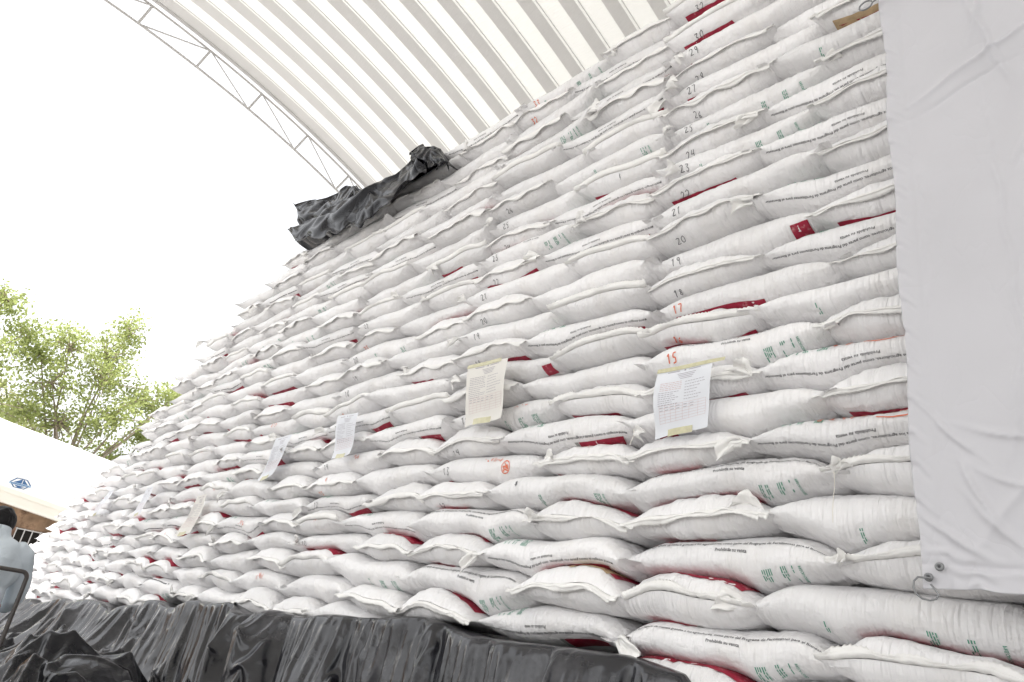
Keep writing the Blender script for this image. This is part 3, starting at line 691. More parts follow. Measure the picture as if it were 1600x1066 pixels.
# crumpled heap of the same plastic, lower left
def crumple(cx, cy, rx, ry, h, seed, nu=150, nvv=60, planes=26, rot=0.):
    r = np.random.default_rng(seed); ph = np.linspace(0, 2*np.pi, nu); el = np.linspace(-.05, np.pi/2, nvv)
    PH, EL = np.meshgrid(ph, el, indexing='ij'); d = np.stack([np.cos(EL)*np.cos(PH), np.cos(EL)*np.sin(PH), np.sin(EL)], -1)
    n = r.normal(size=(planes, 3)); n[:, 2] = np.abs(n[:, 2])*.8; n /= np.linalg.norm(n, axis=1)[:, None]; dd = r.uniform(.72, 1.0, planes)
    dot = d@n.T; rad = np.where(dot > .05, dd/np.maximum(dot, .05), 9)
    rr = -np.log(np.exp(-22*np.minimum(rad, 3)).sum(-1))/22; rr = np.minimum(rr, 1.25)
    w1 = wav(seed+1, 7, 3, 8); w2 = wav(seed+2, 8, 9, 22); qx, qy = d[..., 0]+.4*d[..., 2], d[..., 1]-.7*d[..., 2]
    rr = rr+.06*np.exp(-(w1(qx, qy)/.22)**2)-.03*np.exp(-(w1(qx+3, qy)/.2)**2)+.022*np.exp(-(w2(qx, qy)/.3)**2)
    for _ in range(34):
        nn_ = r.normal(size=3); nn_ /= np.linalg.norm(nn_); cc = r.normal(size=3); cc[2] = abs(cc[2]); cc /= np.linalg.norm(cc)
        t_ = d@nn_-cc@nn_+.05*np.sin(6*(d@np.roll(nn_, 1))); al = np.exp(-((d-cc)**2).sum(-1)/r.uniform(.1, .5)); rr = rr+r.uniform(-.05, .07)*al*np.exp(-np.abs(t_)/r.uniform(.02, .07))
    P = d*rr[..., None]*np.array([rx, ry, h]); c, s = math.cos(rot), math.sin(rot)
    P = np.stack([P[..., 0]*c-P[..., 1]*s, P[..., 0]*s+P[..., 1]*c, P[..., 2]], -1)+np.array([cx, cy, .0])
    P[..., 2] = np.maximum(P[..., 2], .006+.02*np.abs(w1(qx*2, qy))); return P
balls = [(-6.6, 1.75, .10, .50), (-6.05, 1.75, .12, .46), (-7.5, 1.5, 0., .42), (-7.0, 1.6, .15, .36), (-5.95, 1.5, -.05, .36), (-8.3, 1.5, 0, .36)]
def collh(Q):
    for bx_, by_, bz_, br_ in balls:
        d = Q-np.array([bx_, by_, bz_]); l = np.linalg.norm(d, axis=-1)+1e-9; Q = np.where((l < br_)[..., None], np.array([bx_, by_, bz_])+d*(br_/l)[..., None], Q)
    Q[..., 2] = np.maximum(Q[..., 2], .008); return Q
ux, uy = np.meshgrid(np.linspace(-9.1, -5.35, 150), np.linspace(.8, 2.35, 64), indexing='ij')
hz_ = np.max([np.sqrt(np.clip((br_+.10)**2-(ux-bx_)**2-(uy-by_)**2, 0, 1))+bz_ for bx_, by_, bz_, br_ in balls], 0)
hp_ = np.random.default_rng(31); pnh = hp_.random(ux.shape) < .006; HG0 = np.stack([ux, uy, np.maximum(hz_, .04)+.02*wav(33, 7, 4, 12)(ux, uy)], -1)
HG0[..., 2] += pnh*hp_.uniform(-.02, .09, ux.shape); HG = relax(HG0, 1.09, pnh, collh, 34, 5, .0008, .15, 21, .012)
hp = MB(); hp.grid(HG)
o = hp.build('plastic_heap', 'tarp_clean', None, True); origin_to(o, (-6.7, 1.6, 0)); sb_ = o.modifiers.new('smooth', 'SUBSURF'); sb_.levels = sb_.render_levels = 1; solid(o, .003, 0); tag(o, 'shiny crumpled heap of black plastic on the ground behind the chair', 'plastic heap')

# sheets thrown over the top of the pile
def toss(pts_top, pts_bot, y0, y1, seed, name, label, nu=110, nvv=44, amp=.03, m='tarp_top'):
    u = np.linspace(0, 1, nu); v = np.linspace(0, 1, nvv); U, Vv = np.meshgrid(u, v, indexing='ij')
    pt = np.array(pts_top, float); pb = np.array(pts_bot, float)
    tt = np.linspace(0, 1, len(pt)); tb = np.linspace(0, 1, len(pb))
    Xa = np.interp(U, tt, pt[:, 0]); Za = np.interp(U, tt, pt[:, 1]); Xb = np.interp(U, tb, pb[:, 0]); Zb = np.interp(U, tb, pb[:, 1])
    f = np.minimum(Vv/.62, 1); back = np.clip((Vv-.62)/.38, 0, 1)
    Xc = Xb+(Xa-Xb)*f; Zc = Zb+(Za-Zb)*np.sin(f*np.pi/2)-(Za-5.15)*.9*back**1.3; Yc = y0+(y1-y0)*f**1.5+back*.9
    w1 = wav(seed, 6, 2, 5); w2 = wav(seed+1, 7, 5, 14); w3 = wav(seed+2, 7, 14, 40)
    q1, q2 = Xc*1.0+Zc*.6, Zc*1.3+Yc-.4*Xc
    k_ = amp*(1.3*np.exp(-np.abs(w1(q1*.55, q2*.55))/.3)+.12*np.exp(-np.abs(w2(q1*.6, q2*.6))/.25)+.8*w1(q1*.7+5, q2*.7))
    G = np.stack([Xc, Yc-k_, Zc+k_*.5*(1-back)], -1)
    G[:, 0, 2] += .05*w2(u*4, u*0); G[:, 0, 1] -= .02
    pin = np.zeros((nu, nvv), bool); pin[:, -3:] = True; pin[::17, int(nvv*.6)] = True; pin[::23, int(nvv*.3)] = True; pin[::11, 2] = True
    G = relax(G, 1.025, pin, None, 26, 4, .0004, .3, seed, .003)
    b = MB(); b.grid(G); o = b.build(name, m, None, True); sb_ = o.modifiers.new('smooth', 'SUBSURF'); sb_.levels = sb_.render_levels = 1; solid(o, .003, 0); origin_to(o, tuple(G.mean((0, 1)))); return tag(o, label, 'plastic sheet')
toss([(-8.31, 6.04), (-7.75, 5.92), (-7.15, 5.76), (-6.78, 5.76), (-6.27, 5.49)], [(-7.64, 5.39), (-7.13, 5.3), (-6.65, 5.23), (-6.31, 5.23), (-6.03, 5.18)], D+.04, D+.11, 511, 'plastic_sheet', 'black plastic bundle at the left end of the top of the sack pile', nu=60, nvv=36)
toss([(-7.76, 5.38), (-7.0, 5.3), (-6.11, 5.29), (-5.38, 5.23), (-5.11, 5.33)], [(-7.12, 4.97), (-6.65, 4.82), (-6.0, 4.68), (-5.57, 4.63), (-5.4, 4.69), (-4.85, 4.75), (-4.58, 4.82)], D-.17, D-.05, 531, 'plastic_sheet', 'long black plastic sheet draped along the top edge of the sack pile', nu=80, nvv=36)
toss([(-5.19, 5.37), (-5.02, 5.41), (-4.7, 5.24), (-4.43, 4.95)], [(-4.93, 5.11), (-4.75, 4.97), (-4.45, 4.84), (-4.29, 4.78)], D-.15, D-.07, 551, 'plastic_sheet', 'small black plastic hood standing at the right end of the draped sheet', nu=46, nvv=36, amp=.012)

# ------------------------------------------------------------------ delivery forms taped to the sacks
PAP = [((-1.97, 2.47), (-1.655, 2.47), (-1.68, 2.16), (-1.965, 2.12), 'paper', 'white printed form with yellow tape, nearest to the banner', 1),
       ((-3.50, 2.76), (-3.12, 2.76), (-3.11, 2.37), (-3.45, 2.34), 'paper_old', 'large creased cream form with two strips of tape, second from the banner', 1),
       ((-5.12, 2.61), (-4.80, 2.60), (-4.80, 2.27), (-5.06, 2.24), 'paper', 'white form third from the right, with tape at its foot', 0),
       ((-6.18, 2.52), (-5.87, 2.53), (-6.05, 2.17), (-6.33, 2.12), 'paper', 'slanting white form fourth from the right, tape fringe below', 0),
       ((-7.66, 2.03), (-7.44, 2.05), (-7.56, 1.65), (-7.94, 1.62), 'paper_old', 'lowest hanging cream form, fifth from the right', 0),
       ((-9.52, 2.20), (-9.30, 2.21), (-9.36, 1.87), (-9.66, 1.85), 'paper', 'narrow white form second from the left end', 0),
       ((-11.22, 2.23), (-10.98, 2.24), (-11.3, 1.90), (-11.60, 1.88), 'paper', 'leftmost white form hanging near the far end of the pile', 0)]
for i, (a, b, c, d4, m, lb, big) in enumerate(PAP):
    r = random.Random(i*9+2); nu_, nv_ = 24, 30; wq = wav(700+i, 5, 4, 12)
    sl = i*.6
    def pp(u, v, off=0.):
        u = np.asarray(u, float); v = np.asarray(v, float)
        x = (a[0]*(1-u)+b[0]*u)*(1-v)+(d4[0]*(1-u)+c[0]*u)*v; z = (a[1]*(1-u)+b[1]*u)*(1-v)+(d4[1]*(1-u)+c[1]*u)*v
        y = D-.098-.012*np.sin(v*5+sl)-.006*wq(x*2, z*2)-.018*(u-.5)**2*np.sin(v*3)-off
        return np.stack([x, y, z+.006*np.sin(u*5+sl)*(v > .9)], -1)
    U, Vv = np.meshgrid(np.linspace(0, 1, nu_), np.linspace(0, 1, nv_), indexing='ij')
    o_ = MB(); o_.grid(pp(U, Vv)); nn = o_.n
    def pstick(x0, x1, y0, y1, mi, off=.0012):
        n_ = max(2, int(abs(x1-x0)*14)+1); m2 = max(2, int(abs(y1-y0)*16)+1); A_, B_ = np.meshgrid(np.linspace(x0, x1, n_), np.linspace(y0, y1, m2), indexing='ij')
        o_.cur = mi; o_.grid(pp(A_, B_, off)); o_.m[-1] = mi
    # letterhead, paragraphs and an empty table
    lw = .0045 if big else .006
    pstick(.2, .42, .05, .062, 1); pstick(.5, .53, .04, .065, 1); pstick(.58, .8, .05, .06, 1)
    for q in range(4): pstick(.38+.02*q, .72-.02*q, .10+q*.026, .108+q*.026, 1)
    for q in range(5):
        x = .1
        while x < .46: l = r.uniform(.02, .06); pstick(x, min(x+l, .48), .22+q*.028, .228+q*.028, 2 if i == 0 else 1); x += l+.012
    for q in range(7):
        for s0 in (.08, .54):
            x = s0; e_ = s0+r.uniform(.2, .4)
            while x < e_: l = r.uniform(.02, .05); pstick(x, x+l, .24+q*.045 if s0 > .3 else .37+q*.03, (.24+q*.045 if s0 > .3 else .37+q*.03)+.008, 1); x += l+.012
    for q in range(7): pstick(.1, .94, .56+q*.04, .56+q*.04+lw*.8, 2)
    for x in (.1, .2, .3, .4, .52, .64, .8, .936): pstick(x, x+lw, .56, .80, 2)
    for q in range(2):
        for x in (.11, .21, .31, .41, .54, .66): pstick(x, x+.06, .585+q*.04, .593+q*.04, 1)
    o = o_.build('delivery_form', [m, 'print', 'print_red'], None, True)
    org = tuple(pp(.5, .0)); origin_to(o, org); tag(o, lb, 'paper form', 'forms taped across the face of the pile')
    for (x0, x1, y0, y1) in (((-.02 if i else .0), (.85 if i else 1.2), -.03, .035), (.25, .72, .92, 1.02)):
        if i > 1 and y0 < 0: continue
        A_, B_ = np.meshgrid(np.linspace(x0, x1, 14), np.linspace(y0, y1, 5), indexing='ij'); t_ = MB(); t_.grid(pp(A_, B_, .003)-np.array(org)); t_.build('tape_strip', 'tape', o, True)

# ------------------------------------------------------------------ white vinyl banner at the right
YB = 2.45
U, Vv = np.meshgrid(np.concatenate([np.linspace(-.78, -.05, 90), np.linspace(.0, 2.3, 34)]), np.concatenate([np.linspace(1.475, 4.1, 300), np.linspace(4.15, 6.6, 34)]), indexing='ij')
disp = .003*wav(803, 7, 8, 22)(U, Vv*.5)*np.clip(wav(804, 5, 1, 3)(U, Vv), 0, 1)+.010*wav(801, 5, .6, 1.6)(U, Vv)+.004*wav(802, 6, 2, 5)(U, Vv*.6)
def crease(p, q, amp, wd, side=0.):
    p = np.array(p); q = np.array(q); d = (q-p); L = np.linalg.norm(d); d /= L; t = (U-p[0])*d[0]+(Vv-p[1])*d[1]; s = -(U-p[0])*d[1]+(Vv-p[1])*d[0]
    s = s+.006*np.sin(t*22); e_ = np.clip(t/L, 0, 1); fade = np.exp(-(np.minimum(t, 0)/.05)**2-(np.maximum(t-L, 0)/.05)**2)*np.sin(np.pi*(.12+.76*e_))
    return amp*fade*np.exp(-np.abs(s)/(wd*.55))
CR = [((-.72, 3.36), (-.1, 3.62), .014, .02), ((-.7, 3.30), (-.3, 3.43), -.008, .015), ((-.62, 4.0), (-.42, 3.75), .012, .03), ((-.46, 3.80), (-.36, 3.3), .020, .035), ((-.40, 3.9), (-.46, 3.6), .012, .03),
      ((-.64, 1.88), (-.56, 1.66), .014, .012), ((-.70, 2.02), (-.6, 1.9), .012, .012), ((-.6, 1.85), (-.40, 1.75), .010, .015), ((-.5, 1.9), (-.42, 2.3), .010, .03), ((-.7, 1.65), (-.62, 1.6), .01, .01),
      ((-.66, 1.56), (-.3, 2.0), .008, .03), ((-.72, 1.535), (-.2, 1.52), .005, .006), ((-.7, 2.2), (-.66, 3.0), .006, .03), ((-.62, 1.75), (-.50, 1.60), .012, .012), ((-.60, 1.98), (-.44, 1.93), .010, .010), ((-.25, 1.5), (-.35, 1.9), .01, .03),
      ((-.45, 3.34), (-.42, 1.9), .006, .01), ((-.2, 3.3), (-.35, 3.0), .01, .02), ((-.55, 4.2), (-.45, 3.95), .012, .02)]
for c_ in CR: disp = disp+1.5*crease(*c_)
hemb = np.exp(-((U+.705)/.008)**2)+np.exp(-((Vv-1.545)/.008)**2); disp = disp-.005*np.minimum(hemb, 1)+.003*((U < -.705) | (Vv < 1.545))
edge = np.where(U < -.775, .006*np.sin(Vv*9), 0)
G = np.stack([U+edge, YB-disp, Vv-.004*np.sin(U*14)*(Vv < 1.5)], -1)
pb_ = np.zeros(U.shape, bool); pb_[:, -2:] = True; pb_[:2, ::14] = True; pb_[::19, :2] = True; pb_[-2:] = True; pb_[:10, :12] = True
G = relax(G, 1.002, pb_, None, 20, 5, .0001, .3, 77, .002)
b_ = MB(); b_.grid(G); o = b_.build('hanging_banner', 'banner', None, True); sb_ = o.modifiers.new('smooth', 'SUBSURF'); sb_.levels = sb_.render_levels = 1; solid(o, .002, 0); origin_to(o, (.6, YB, 6.6))
tag(o, 'large plain white vinyl banner with creases, hanging before the sacks at right', 'banner')
for (x, z) in ((-.72, 1.535), (-.752, 1.503)):
    e_ = MB(); k = 20
    prof_ = [(.004, -.001), (.005, -.005), (.009, -.0065), (.0125, -.004), (.0135, 0)]
    e_.grid([[(x-.6+rr*math.cos(t), -.012+yy, z-6.6+rr*math.sin(t)) for rr, yy in prof_] for t in np.linspace(0, 2*np.pi, k+1)])
    e_.build('eyelet', 'steel', o, True)
    h_ = MB(); h_.add([(x-.6, -.0135, z-6.6)]+[(x-.6+.0045*math.cos(t), -.0135, z-6.6+.0045*math.sin(t)) for t in np.linspace(0, 2*np.pi, 12, False)], [(0, 1+i, 1+(i+1) % 12) for i in range(12)]); h_.build('eyelet_hole', 'black', o)
rg = MB(); rg.tube([(-0.74, 2.425, 1.498), (-0.759, 2.425, 1.499), (-0.778, 2.425, 1.5), (-0.79, 2.425, 1.488), (-0.793, 2.425, 1.469), (-0.785, 2.425, 1.45), (-0.77, 2.425, 1.438), (-0.749, 2.425, 1.434), (-0.732, 2.425, 1.439), (-0.724, 2.425, 1.451), (-0.732, 2.425, 1.465), (-0.744, 2.425, 1.481)], .0032, 8)
o = rg.build('steel_hook', 'steel', None, True); origin_to(o, (-.757, YB-.02, 1.49)); tag(o, 'bent steel wire hook hanging from the lower left corner of the banner', 'hook')
rp = MB(); rp.tube([(-.83+.028*math.cos(t), YB-.02, 4.0+.024*math.sin(t)) for t in np.linspace(0.4, 5.6, 20)]+[(-.80, YB-.02, 4.0), (-.74, YB-.03, 4.01), (-.6, YB-.02, 4.06), (-.3, YB-.02, 4.16)], 0.0038, 6)
o = rp.build('wire_hook', 'steel', None, True); origin_to(o, (-.8, YB-.02, 4.0)); tag(o, 'thin wire hook and cord at the upper left edge of the banner', 'hook')

# ------------------------------------------------------------------ far left: white tent, its eave beam, stone wall and barred window
M['tent'] = mat('white_tent_cloth', (.80, .79, .77), .6, .3, vary=(.8, .04), bump=[((1.2, 1.2, 4), .05, .3, 3)])
M['cream'] = mat('cream_painted_metal', (.68, .65, .58), .5, .4, vary=(2, .05))
M['stone'] = mat('brown_stone', (.30, .20, .13), .9, .2, vary=(2.5, .5), dirt=(5, (.10, .06, .04), .5, .7), bump=[((6, 6, 6), .06, .7, 5)])
M['dark'] = mat('dark_interior', (.02, .018, .016), .8, .2)
M['logo_blue'] = mat('emblem_blue', (.05, .12, .25), .5, .3); M['logo_light'] = mat('emblem_pale_blue', (.30, .42, .55), .5, .3)
tent = empty('tent', (-24, 0, 0)); tag(tent, 'white tent roof with a small blue hexagonal emblem above the stone wall', 'tent')
Yr = np.linspace(-9, 11, 60); vr = np.linspace(0, 1, 24); YY, VV = np.meshgrid(Yr, vr, indexing='ij')
wt = wav(901, 6, .5, 2.2)
zval = 3.50-.075*(YY-2); zrid = 5.35-.116*(YY-2.4)
Z_ = zval*(1-VV)+zrid*VV-.22*np.sin(np.pi*VV)*.5+.03*wt(YY, VV*4)
b_ = MB(); b_.grid(np.stack([0-4.0*VV, YY, Z_], -1)); o = b_.build('canopy', 'tent', tent, True); solid(o, .01)
b_ = MB(); Z2 = zval-(zval-(3.10-.125*(YY-2)))*VV; b_.grid(np.stack([.02+.03*wt(YY*1.5, VV*2)*VV, YY, Z2], -1)); val = b_.build('valance', 'tent', tent, True); solid(val, .01)
def poly(pts, x): return [(x, y, z) for y, z in pts]
cy_, cz_ = 3.42, 3.13; hexo = [(.27*math.cos(t), .155*math.sin(t)) for t in np.radians([0, 60, 120, 180, 240, 300])]
lg = MB(); V = [(.07, cy_+a, cz_+b-.10*a*0) for a, b in hexo]; lg.add([(.07, cy_, cz_)]+V, [(0, 1+i, 1+(i+1) % 6) for i in range(6)])
V = [(.076, cy_+a*.84, cz_+b*.84) for a, b in hexo]; lg.cur = 1; lg.add([(.076, cy_, cz_)]+V, [(0, 1+i, 1+(i+1) % 6) for i in range(6)])
lg.cur = 0; lg.add(poly([(cy_-.18, cz_+.0), (cy_+.02, cz_+.0), (cy_+.02, cz_+.125)], .082), [(0, 1, 2)]); lg.add(poly([(cy_+.04, cz_+.0), (cy_+.18, cz_+.0), (cy_+.04, cz_+.125)], .082), [(0, 1, 2)])
lg.cur = 2; lg.add(poly([(cy_-.27, cz_-.055), (cy_+.27, cz_-.055), (cy_+.27, cz_-.005), (cy_-.27, cz_-.005)], .083), [(0, 1, 2, 3)])
lg.cur = 0; lg.add(poly([(cy_-.14, cz_-.065), (cy_+.14, cz_-.065), (cy_, cz_-.13)], .082), [(0, 2, 1)])
for q in range(9):
    lg.add(poly([(cy_-.22+q*.05, cz_-.045), (cy_-.19+q*.05, cz_-.045), (cy_-.19+q*.05, cz_-.015), (cy_-.22+q*.05, cz_-.015)], .086), [(0, 1, 2, 3)])
lg.build('emblem', ['logo_blue', 'tent', 'logo_light'], val)
bm_ = MB()
for (o1, o2, z0, z1) in ((.0, .16, 0, -.12), (.03, .14, -.12, -.30), (.0, .18, -.30, -.40)):
    V = []
    for y in (-9, 11):
        zt = 3.10-.125*(y-2); V += [(o1-.1, y, zt+z0), (o2, y, zt+z0), (o2, y, zt+z1), (o1-.1, y, zt+z1)]
    bm_.add(V, [(0, 1, 5, 4), (1, 2, 6, 5), (2, 3, 7, 6), (3, 0, 4, 7), (0, 3, 2, 1), (4, 5, 6, 7)])
o = bm_.build('eave_beam', 'cream'); o.location = (-24, 0, 0); tag(o, 'cream painted eave beam running below the white tent', 'beam')
bw = MB(); WX = -.35; wy0, wy1, wz0, wz1 = 3.2, 5.6, 1.1, 2.02
bw.box((WX-.3, -9, 0), (WX, wy0, 3.0)); bw.box((WX-.3, wy1, 0), (WX, 11, 2.9)); bw.box((WX-.298, wy0+.001, 0), (WX-.002, wy1-.001, wz0)); bw.box((WX-.298, wy0+.001, wz1), (WX-.002, wy1-.001, 2.8))
sw = bw.build('stone_wall', 'stone'); sw.location = (-24, 0, 0); tag(sw, 'brown stone wall in the shade below the white tent', 'wall')
fr = MB(); fr.box((WX-.25, wy0+.01, wz0+.01), (WX-.2, wy1-.01, wz1-.01)); wn = fr.build('window_opening', 'dark', sw)
bars = MB()
for y in np.arange(wy0+.05, wy1, .2): bars.beam((WX+.02, y, wz0), (WX+.02, y, wz1), .025)
for z in (wz0+.02, (wz0+wz1)/2, wz1-.03): bars.beam((WX+.05, wy0, z), (WX+.05, wy1, z), .025)
bars.build('grille', 'white_steel', sw)

# ------------------------------------------------------------------ trees beyond the tent
def leafmat(nm, c): return mat(nm, c, .55, .35, vary=(.9, .35), trans=.45)
M['leaf'] = leafmat('fresh_green_leaves', (.36, .41, .15)); M['leaf2'] = leafmat('olive_leaves', (.42, .42, .22)); M['bark'] = mat('pale_bark', (.36, .30, .24), .9, .2, vary=(6, .3), bump=[((8, 8, 3), .03, .5, 4)])
def tree(x, y, h, blobs, lab, seed, m='leaf', lean=(0, 0), nl=27):
    r = np.random.default_rng(seed); root = empty('broadleaf_tree', (x, y, 0)); tag(root, lab, 'tree', 'trees beyond the white tent')
    tb = MB(); fork = np.array([lean[0]*.4, lean[1]*.4, h*.33]); tb.tube([(0, 0, 0), (lean[0]*.1, lean[1]*.2, h*.2), tuple(fork)], [.26, .2, .16], 10)
    lv = []; clumps = []
    for (by, bz, rx, ry, rz) in blobs:
        c = np.array([r.uniform(-.8, .8), by, bz]); mid_ = (fork+c)/2+r.normal(size=3)*.3; mid_[2] = max(mid_[2], fork[2]*.8)
        tb.tube([fork-np.array([0, 0, .5]), tuple(fork+(mid_-fork)*.5), tuple(mid_), tuple(c)], [.085, .06, .045, .02], 7)
        k = int(21*(rx*ry*rz)**.45*2.2)
        for _ in range(k):
            d = r.normal(size=3); d /= np.linalg.norm(d); q = c+d*np.array([rx, ry, rz])*r.uniform(.3, 1.25)
            clumps.append((q, c))
            if r.random() < .35: tb.tube([tuple(c), tuple((c+q)/2+r.normal(size=3)*.12), tuple(q)], [.035, .022, .008], 5)
    Q = []
    for q, c in clumps:
        sz = r.uniform(.14, .50); n = int(nl*(sz/.35)**2)
        P_ = q+r.normal(size=(n, 3))*sz*np.array([.6, .6, .42]); d1 = r.normal(size=(n, 3)); d1[:, 2] -= .3; d1 /= np.linalg.norm(d1, axis=1)[:, None]
        d2 = np.cross(d1, r.normal(size=(n, 3))); d2 /= np.linalg.norm(d2, axis=1)[:, None]; L = r.uniform(.10, .21, n)[:, None]
        Q.append(np.stack([P_, P_+d1*L*.5+d2*L*.30, P_+d1*L, P_+d1*L*.5-d2*L*.30], 1))
    Q = np.concatenate(Q); V = Q.reshape(-1, 3); F = np.arange(len(V)).reshape(-1, 4)
    mk_mesh('crown', V, [F], [m], root, False); tb.build('trunk', 'bark', root, True)
tree(-34, .3, 11.5, [(1.4, 10.9, .8, .6, .7), (2.6, 10.0, .9, .7, .8), (.3, 9.6, 1.6, 1.5, 1.2), (-1.5, 9.5, 1.5, 1.5, 1.6), (1.5, 8.2, 1.4, 1.3, 1.1), (0, 7.2, 1.6, 1.7, 1.1), (2.2, 6.6, 1.2, 1.1, .9), (1.0, 5.4, 1.5, 1.8, .9), (-2, 6.5, 1.5, 1.5, 1.5)], 'tall broadleaf tree at the left edge above the tent', 61)
tree(-35, 6.3, 11.8, [(.2, 11.6, .8, .55, .8), (-.2, 10.5, 1.2, 1.0, .9), (-1.7, 10.0, 1.0, .9, .8), (-2.6, 9.3, .9, .7, .6), (0, 9.0, 1.4, 1.5, 1.1), (-1.8, 8.3, 1.2, 1.1, .9), (1.8, 8.8, 1.0, .9, .6), (2.9, 9.2, .8, .7, .5), (.8, 7.5, 1.3, 1.2, .9), (-.9, 6.8, 1.4, 1.4, 1.0), (-2.4, 6.9, .8, .7, .7), (1.6, 6.1, 1.1, 1.2, .8), (-.4, 5.3, 1.4, 1.9, .9), (2.4, 5.1, .9, 1.0, .7), (2.6, 7.3, .6, .5, .5), (3.2, 8.6, .7, .6, .5), (3.4, 9.8, .5, .4, .4), (3.0, 6.4, .6, .5, .5)], 'spreading green tree rising between the tall tree and the sack pile', 62)
tree(-41, 3.4, 8.6, [(-.6, 8.3, 1.2, .9, .8), (.9, 7.5, 1.2, 1.0, .8), (-1.8, 7.2, 1.2, 1.3, 1.0), (1.8, 6.4, 1.2, 1.3, .9), (0, 6.0, 1.4, 1.8, 1.0), (3.0, 5.6, 1.2, 1.3, .8), (-2.6, 5.8, 1.2, 1.6, 1.0)], 'lower olive tree filling the gap behind the other two', 63, 'leaf2')

# ------------------------------------------------------------------ seated man seen from behind and his chair
def remesh(mb, name, mats, parent, voxel, smooth_it=6, wr=None):
    o = mb.build(name, mats, parent, True)
    a = o.modifiers.new('fuse', 'REMESH'); a.mode = 'VOXEL'; a.voxel_size = voxel; a.use_smooth_shade = True
    s = o.modifiers.new('soft', 'SMOOTH'); s.factor = .6; s.iterations = smooth_it
    dg = bpy.context.evaluated_depsgraph_get(); me = bpy.data.meshes.new_from_object(o.evaluated_get(dg)); o.modifiers.clear(); old = o.data; o.data = me
    if wr is not None:
        n = len(me.vertices); c = np.empty(n*3, np.float32); me.vertices.foreach_get('co', c); c = c.reshape(-1, 3); nn = np.empty(n*3, np.float32); me.vertices.foreach_get('normal', nn)
        me.vertices.foreach_set('co', (c+nn.reshape(-1, 3)*wr(c)[:, None]).ravel()); me.update()
    return o
M['skin'] = mat('skin', (.42, .25, .17), .5, .4); M['hair'] = mat('black_hair', (.008, .007, .008), .5, .2, bump=[((60, 60, 30), .01, .8, 3)])
M['shirt'] = mat('pale_blue_shirt', (.60, .66, .71), .9, .1, vary=(6, .05), bump=[((3, 3, 1.6), .05, .40, 2, 'r'), ((9, 9, 5), .02, .4, 3)]); M['trouser'] = mat('black_trousers', (.025, .025, .03), .8, .2)
M['tube'] = mat('worn_black_tube', (.05, .042, .038), .4, .5, dirt=(30, (.12, .07, .05), .6, .75)); M['seatpad'] = mat('dark_vinyl_pad', (.03, .03, .032), .5, .4)
man = empty('person', (-5.55, .795, 0)); man.scale = (1, 1, 1.085); tag(man, 'seated person in pale blue shirt with short black hair, seen from behind', 'person')
def ell(mb, c, rx, ry, rz, nu=20, nv2=14, tilt=0.):
    G = []
    for i in range(nu+1):
        t = 2*math.pi*i/nu; row = []
        for j in range(nv2+1):
            e2_ = -math.pi/2+math.pi*j/nv2; p = Vector((rx*math.cos(e2_)*math.cos(t), ry*math.cos(e2_)*math.sin(t), rz*math.sin(e2_)))
            p = Matrix.Rotation(tilt, 3, 'Y')@p; row.append((c[0]+p.x, c[1]+p.y, c[2]+p.z))
        G.append(row)
    mb.grid(G)
# body: local axes, the man faces -X
bd = MB()
ell(bd, (-.02, 0, .56), .15, .185, .14); ell(bd, (-.01, 0, .78), .11, .14, .18); ell(bd, (-.03, 0, .95), .11, .155, .17); ell(bd, (-.05, 0, 1.06), .08, .14, .06)
bd.tube([(-.06, 0, 1.10), (-.10, 0, 1.16), (-.14, 0, 1.20)], [.062, .056, .055], 14)
ell(bd, (-.155, 0, 1.20), .092, .078, .10, 24, 18, .3); ell(bd, (-.215, 0, 1.15), .05, .055, .05)
bd.tube([(-.235, 0, 1.22), (-.268, 0, 1.185), (-.24, 0, 1.17)], [.012, .017, .012], 8)
for s in (-1, 1):
    ell(bd, (-.243, s*.03, 1.215), .012, .014, .010, 10, 8)
    ell(bd, (-.15, s*.092, 1.185), .024, .013, .034, 12, 8)
    bd.tube([(-.04, s*.17, 1.08), (-.06, s*.215, .98), (-.12, s*.235, .82), (-.18, s*.225, .78), (-.33, s*.15, .79), (-.38, s*.13, .79)], [.040, .040, .038, .038, .032, .028], 12)
    ell(bd, (-.42, s*.12, .785), .045, .038, .016)
    for f, (dy, ln) in enumerate(((-.028, .06), (-.010, .07), (.010, .068), (.027, .052))):
        bd.tube([(-.445, s*(.12+dy), .786), (-.445-ln*.55, s*(.12+dy*1.1), .788), (-.445-ln, s*(.12+dy*1.1), .772)], [.009, .0085, .007], 8)
    bd.tube([(-.41, s*.09, .785), (-.435, s*.065, .78), (-.455, s*.055, .772)], [.010, .009, .008], 8)
    bd.tube([(-.04, s*.10, .54), (-.25, s*.12, .53), (-.46, s*.13, .50), (-.48, s*.13, .30), (-.46, s*.13, .09)], [.09, .085, .062, .052, .036], 14)
    bd.tube([(-.44, s*.13, .05), (-.54, s*.135, .035), (-.64, s*.14, .03)], [.042, .036, .026], 10)
body = remesh(bd, 'body', ['skin'], man, .009, 4)
hr = MB(); ell(hr, (-.130, 0, 1.222), .098, .086, .098, 28, 20); ell(hr, (-.095, 0, 1.175), .055, .068, .07); ell(hr, (-.19, 0, 1.275), .06, .062, .035)
hair = remesh(hr, 'hair', ['hair'], man, .009, 3, lambda c: .004*wav(955, 8, 60, 160)(c[:, 1]*1.2+c[:, 0], c[:, 2]*.5))
sh = MB()
ell(sh, (0, 0, .62), .155, .175, .16); ell(sh, (.01, 0, .80), .15, .17, .20); ell(sh, (.005, 0, .96), .15, .195, .16); ell(sh, (-.035, 0, 1.06), .12, .19, .085)
sh.tube([(-.05, 0, 1.10), (-.075, 0, 1.165)], [.095, .068], 18)
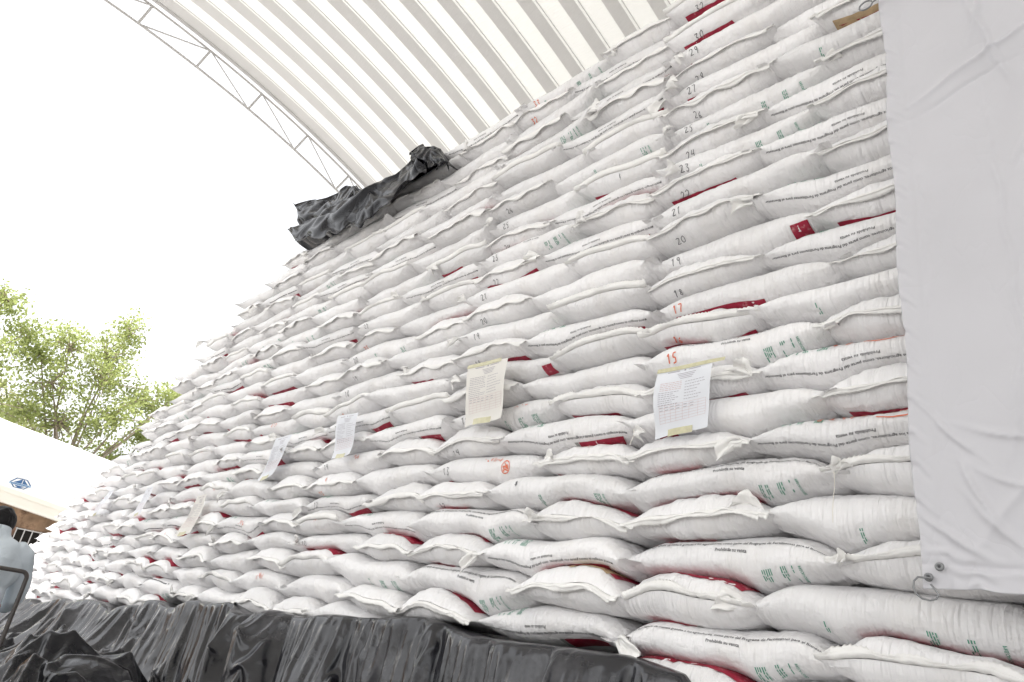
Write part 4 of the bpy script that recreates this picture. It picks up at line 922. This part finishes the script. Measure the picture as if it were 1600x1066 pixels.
for s in (-1, 1): sh.tube([(-.03, s*.13, 1.085), (-.045, s*.185, 1.055), (-.075, s*.225, .95), (-.12, s*.245, .83), (-.19, s*.235, .785), (-.27, s*.19, .79)], [.062, .066, .060, .056, .050, .046], 16)
def wrk(c):
    return .007*np.exp(-(wav(961, 6, 6, 14)(c[:, 1]+.3*c[:, 2], c[:, 2]*1.2)/.3)**2)+.004*wav(962, 6, 14, 40)(c[:, 1]*1.2, c[:, 2]*.8)+.004*np.exp(-((c[:, 2]-1.03+.10*c[:, 1]**2)/.006)**2)
shirt = remesh(sh, 'shirt', ['shirt'], man, .010, 5, wrk)
cl = MB(); cl.grid([[(-.075+.068*math.cos(t)*(1+.05*j), .066*math.sin(t)*(1+.06*j), 1.185-.014*j-.02*math.cos(t)*-1) for j in range(4)] for t in np.linspace(0, 2*np.pi, 33)]); solid(cl.build('collar', 'shirt', man, True), .004)
pt = MB(); ell(pt, (-.02, 0, .54), .17, .20, .12)
for s in (-1, 1): pt.tube([(-.04, s*.10, .54), (-.25, s*.12, .535), (-.47, s*.13, .51), (-.49, s*.13, .30), (-.47, s*.13, .08)], [.105, .098, .078, .068, .062], 16)
remesh(pt, 'trousers', ['trouser'], man, .012, 4)
ch = empty('chair', (-5.35, .74, 0)); tag(ch, 'tubular black metal chair carrying the seated person', 'chair')
f_ = MB(); HW = .265
pts = [(.10, -HW, 0), (.045, -HW, .46), (.0, -HW, .98)]
bend = [(-.005, -HW+.035-.035*math.cos(t), 1.02+.04*math.sin(t)-.0) for t in np.linspace(.2, math.pi/2, 6)]
bk = pts+bend+[(x, -y, z) for x, y, z in reversed(bend)]+[(x, -y, z) for x, y, z in reversed(pts)]
f_.tube(bk, .0125, 10); f_.build('back_frame', 'tube', ch, True)
for s in (-1, 1):
    l_ = MB(); l_.tube([(.04, s*HW*.93, .47), (-.38, s*HW*.93, .46), (-.42, s*HW*.93, .42), (-.46, s*HW*.95, 0)], .0115, 10); l_.build('front_leg', 'tube', ch, True)
s_ = MB(); s_.grid([[(-.42+.46*i/10, -.22+.44*j/10, .455-.012*math.sin(math.pi*i/10)*math.sin(math.pi*j/10)) for j in range(11)] for i in range(11)]); solid(s_.build('seat', 'seatpad', ch, True), .035)
c_ = MB(); c_.tube([(.06, -HW, .30), (.06, HW, .30)], .009, 8); c_.build('stretcher', 'tube', ch, True)
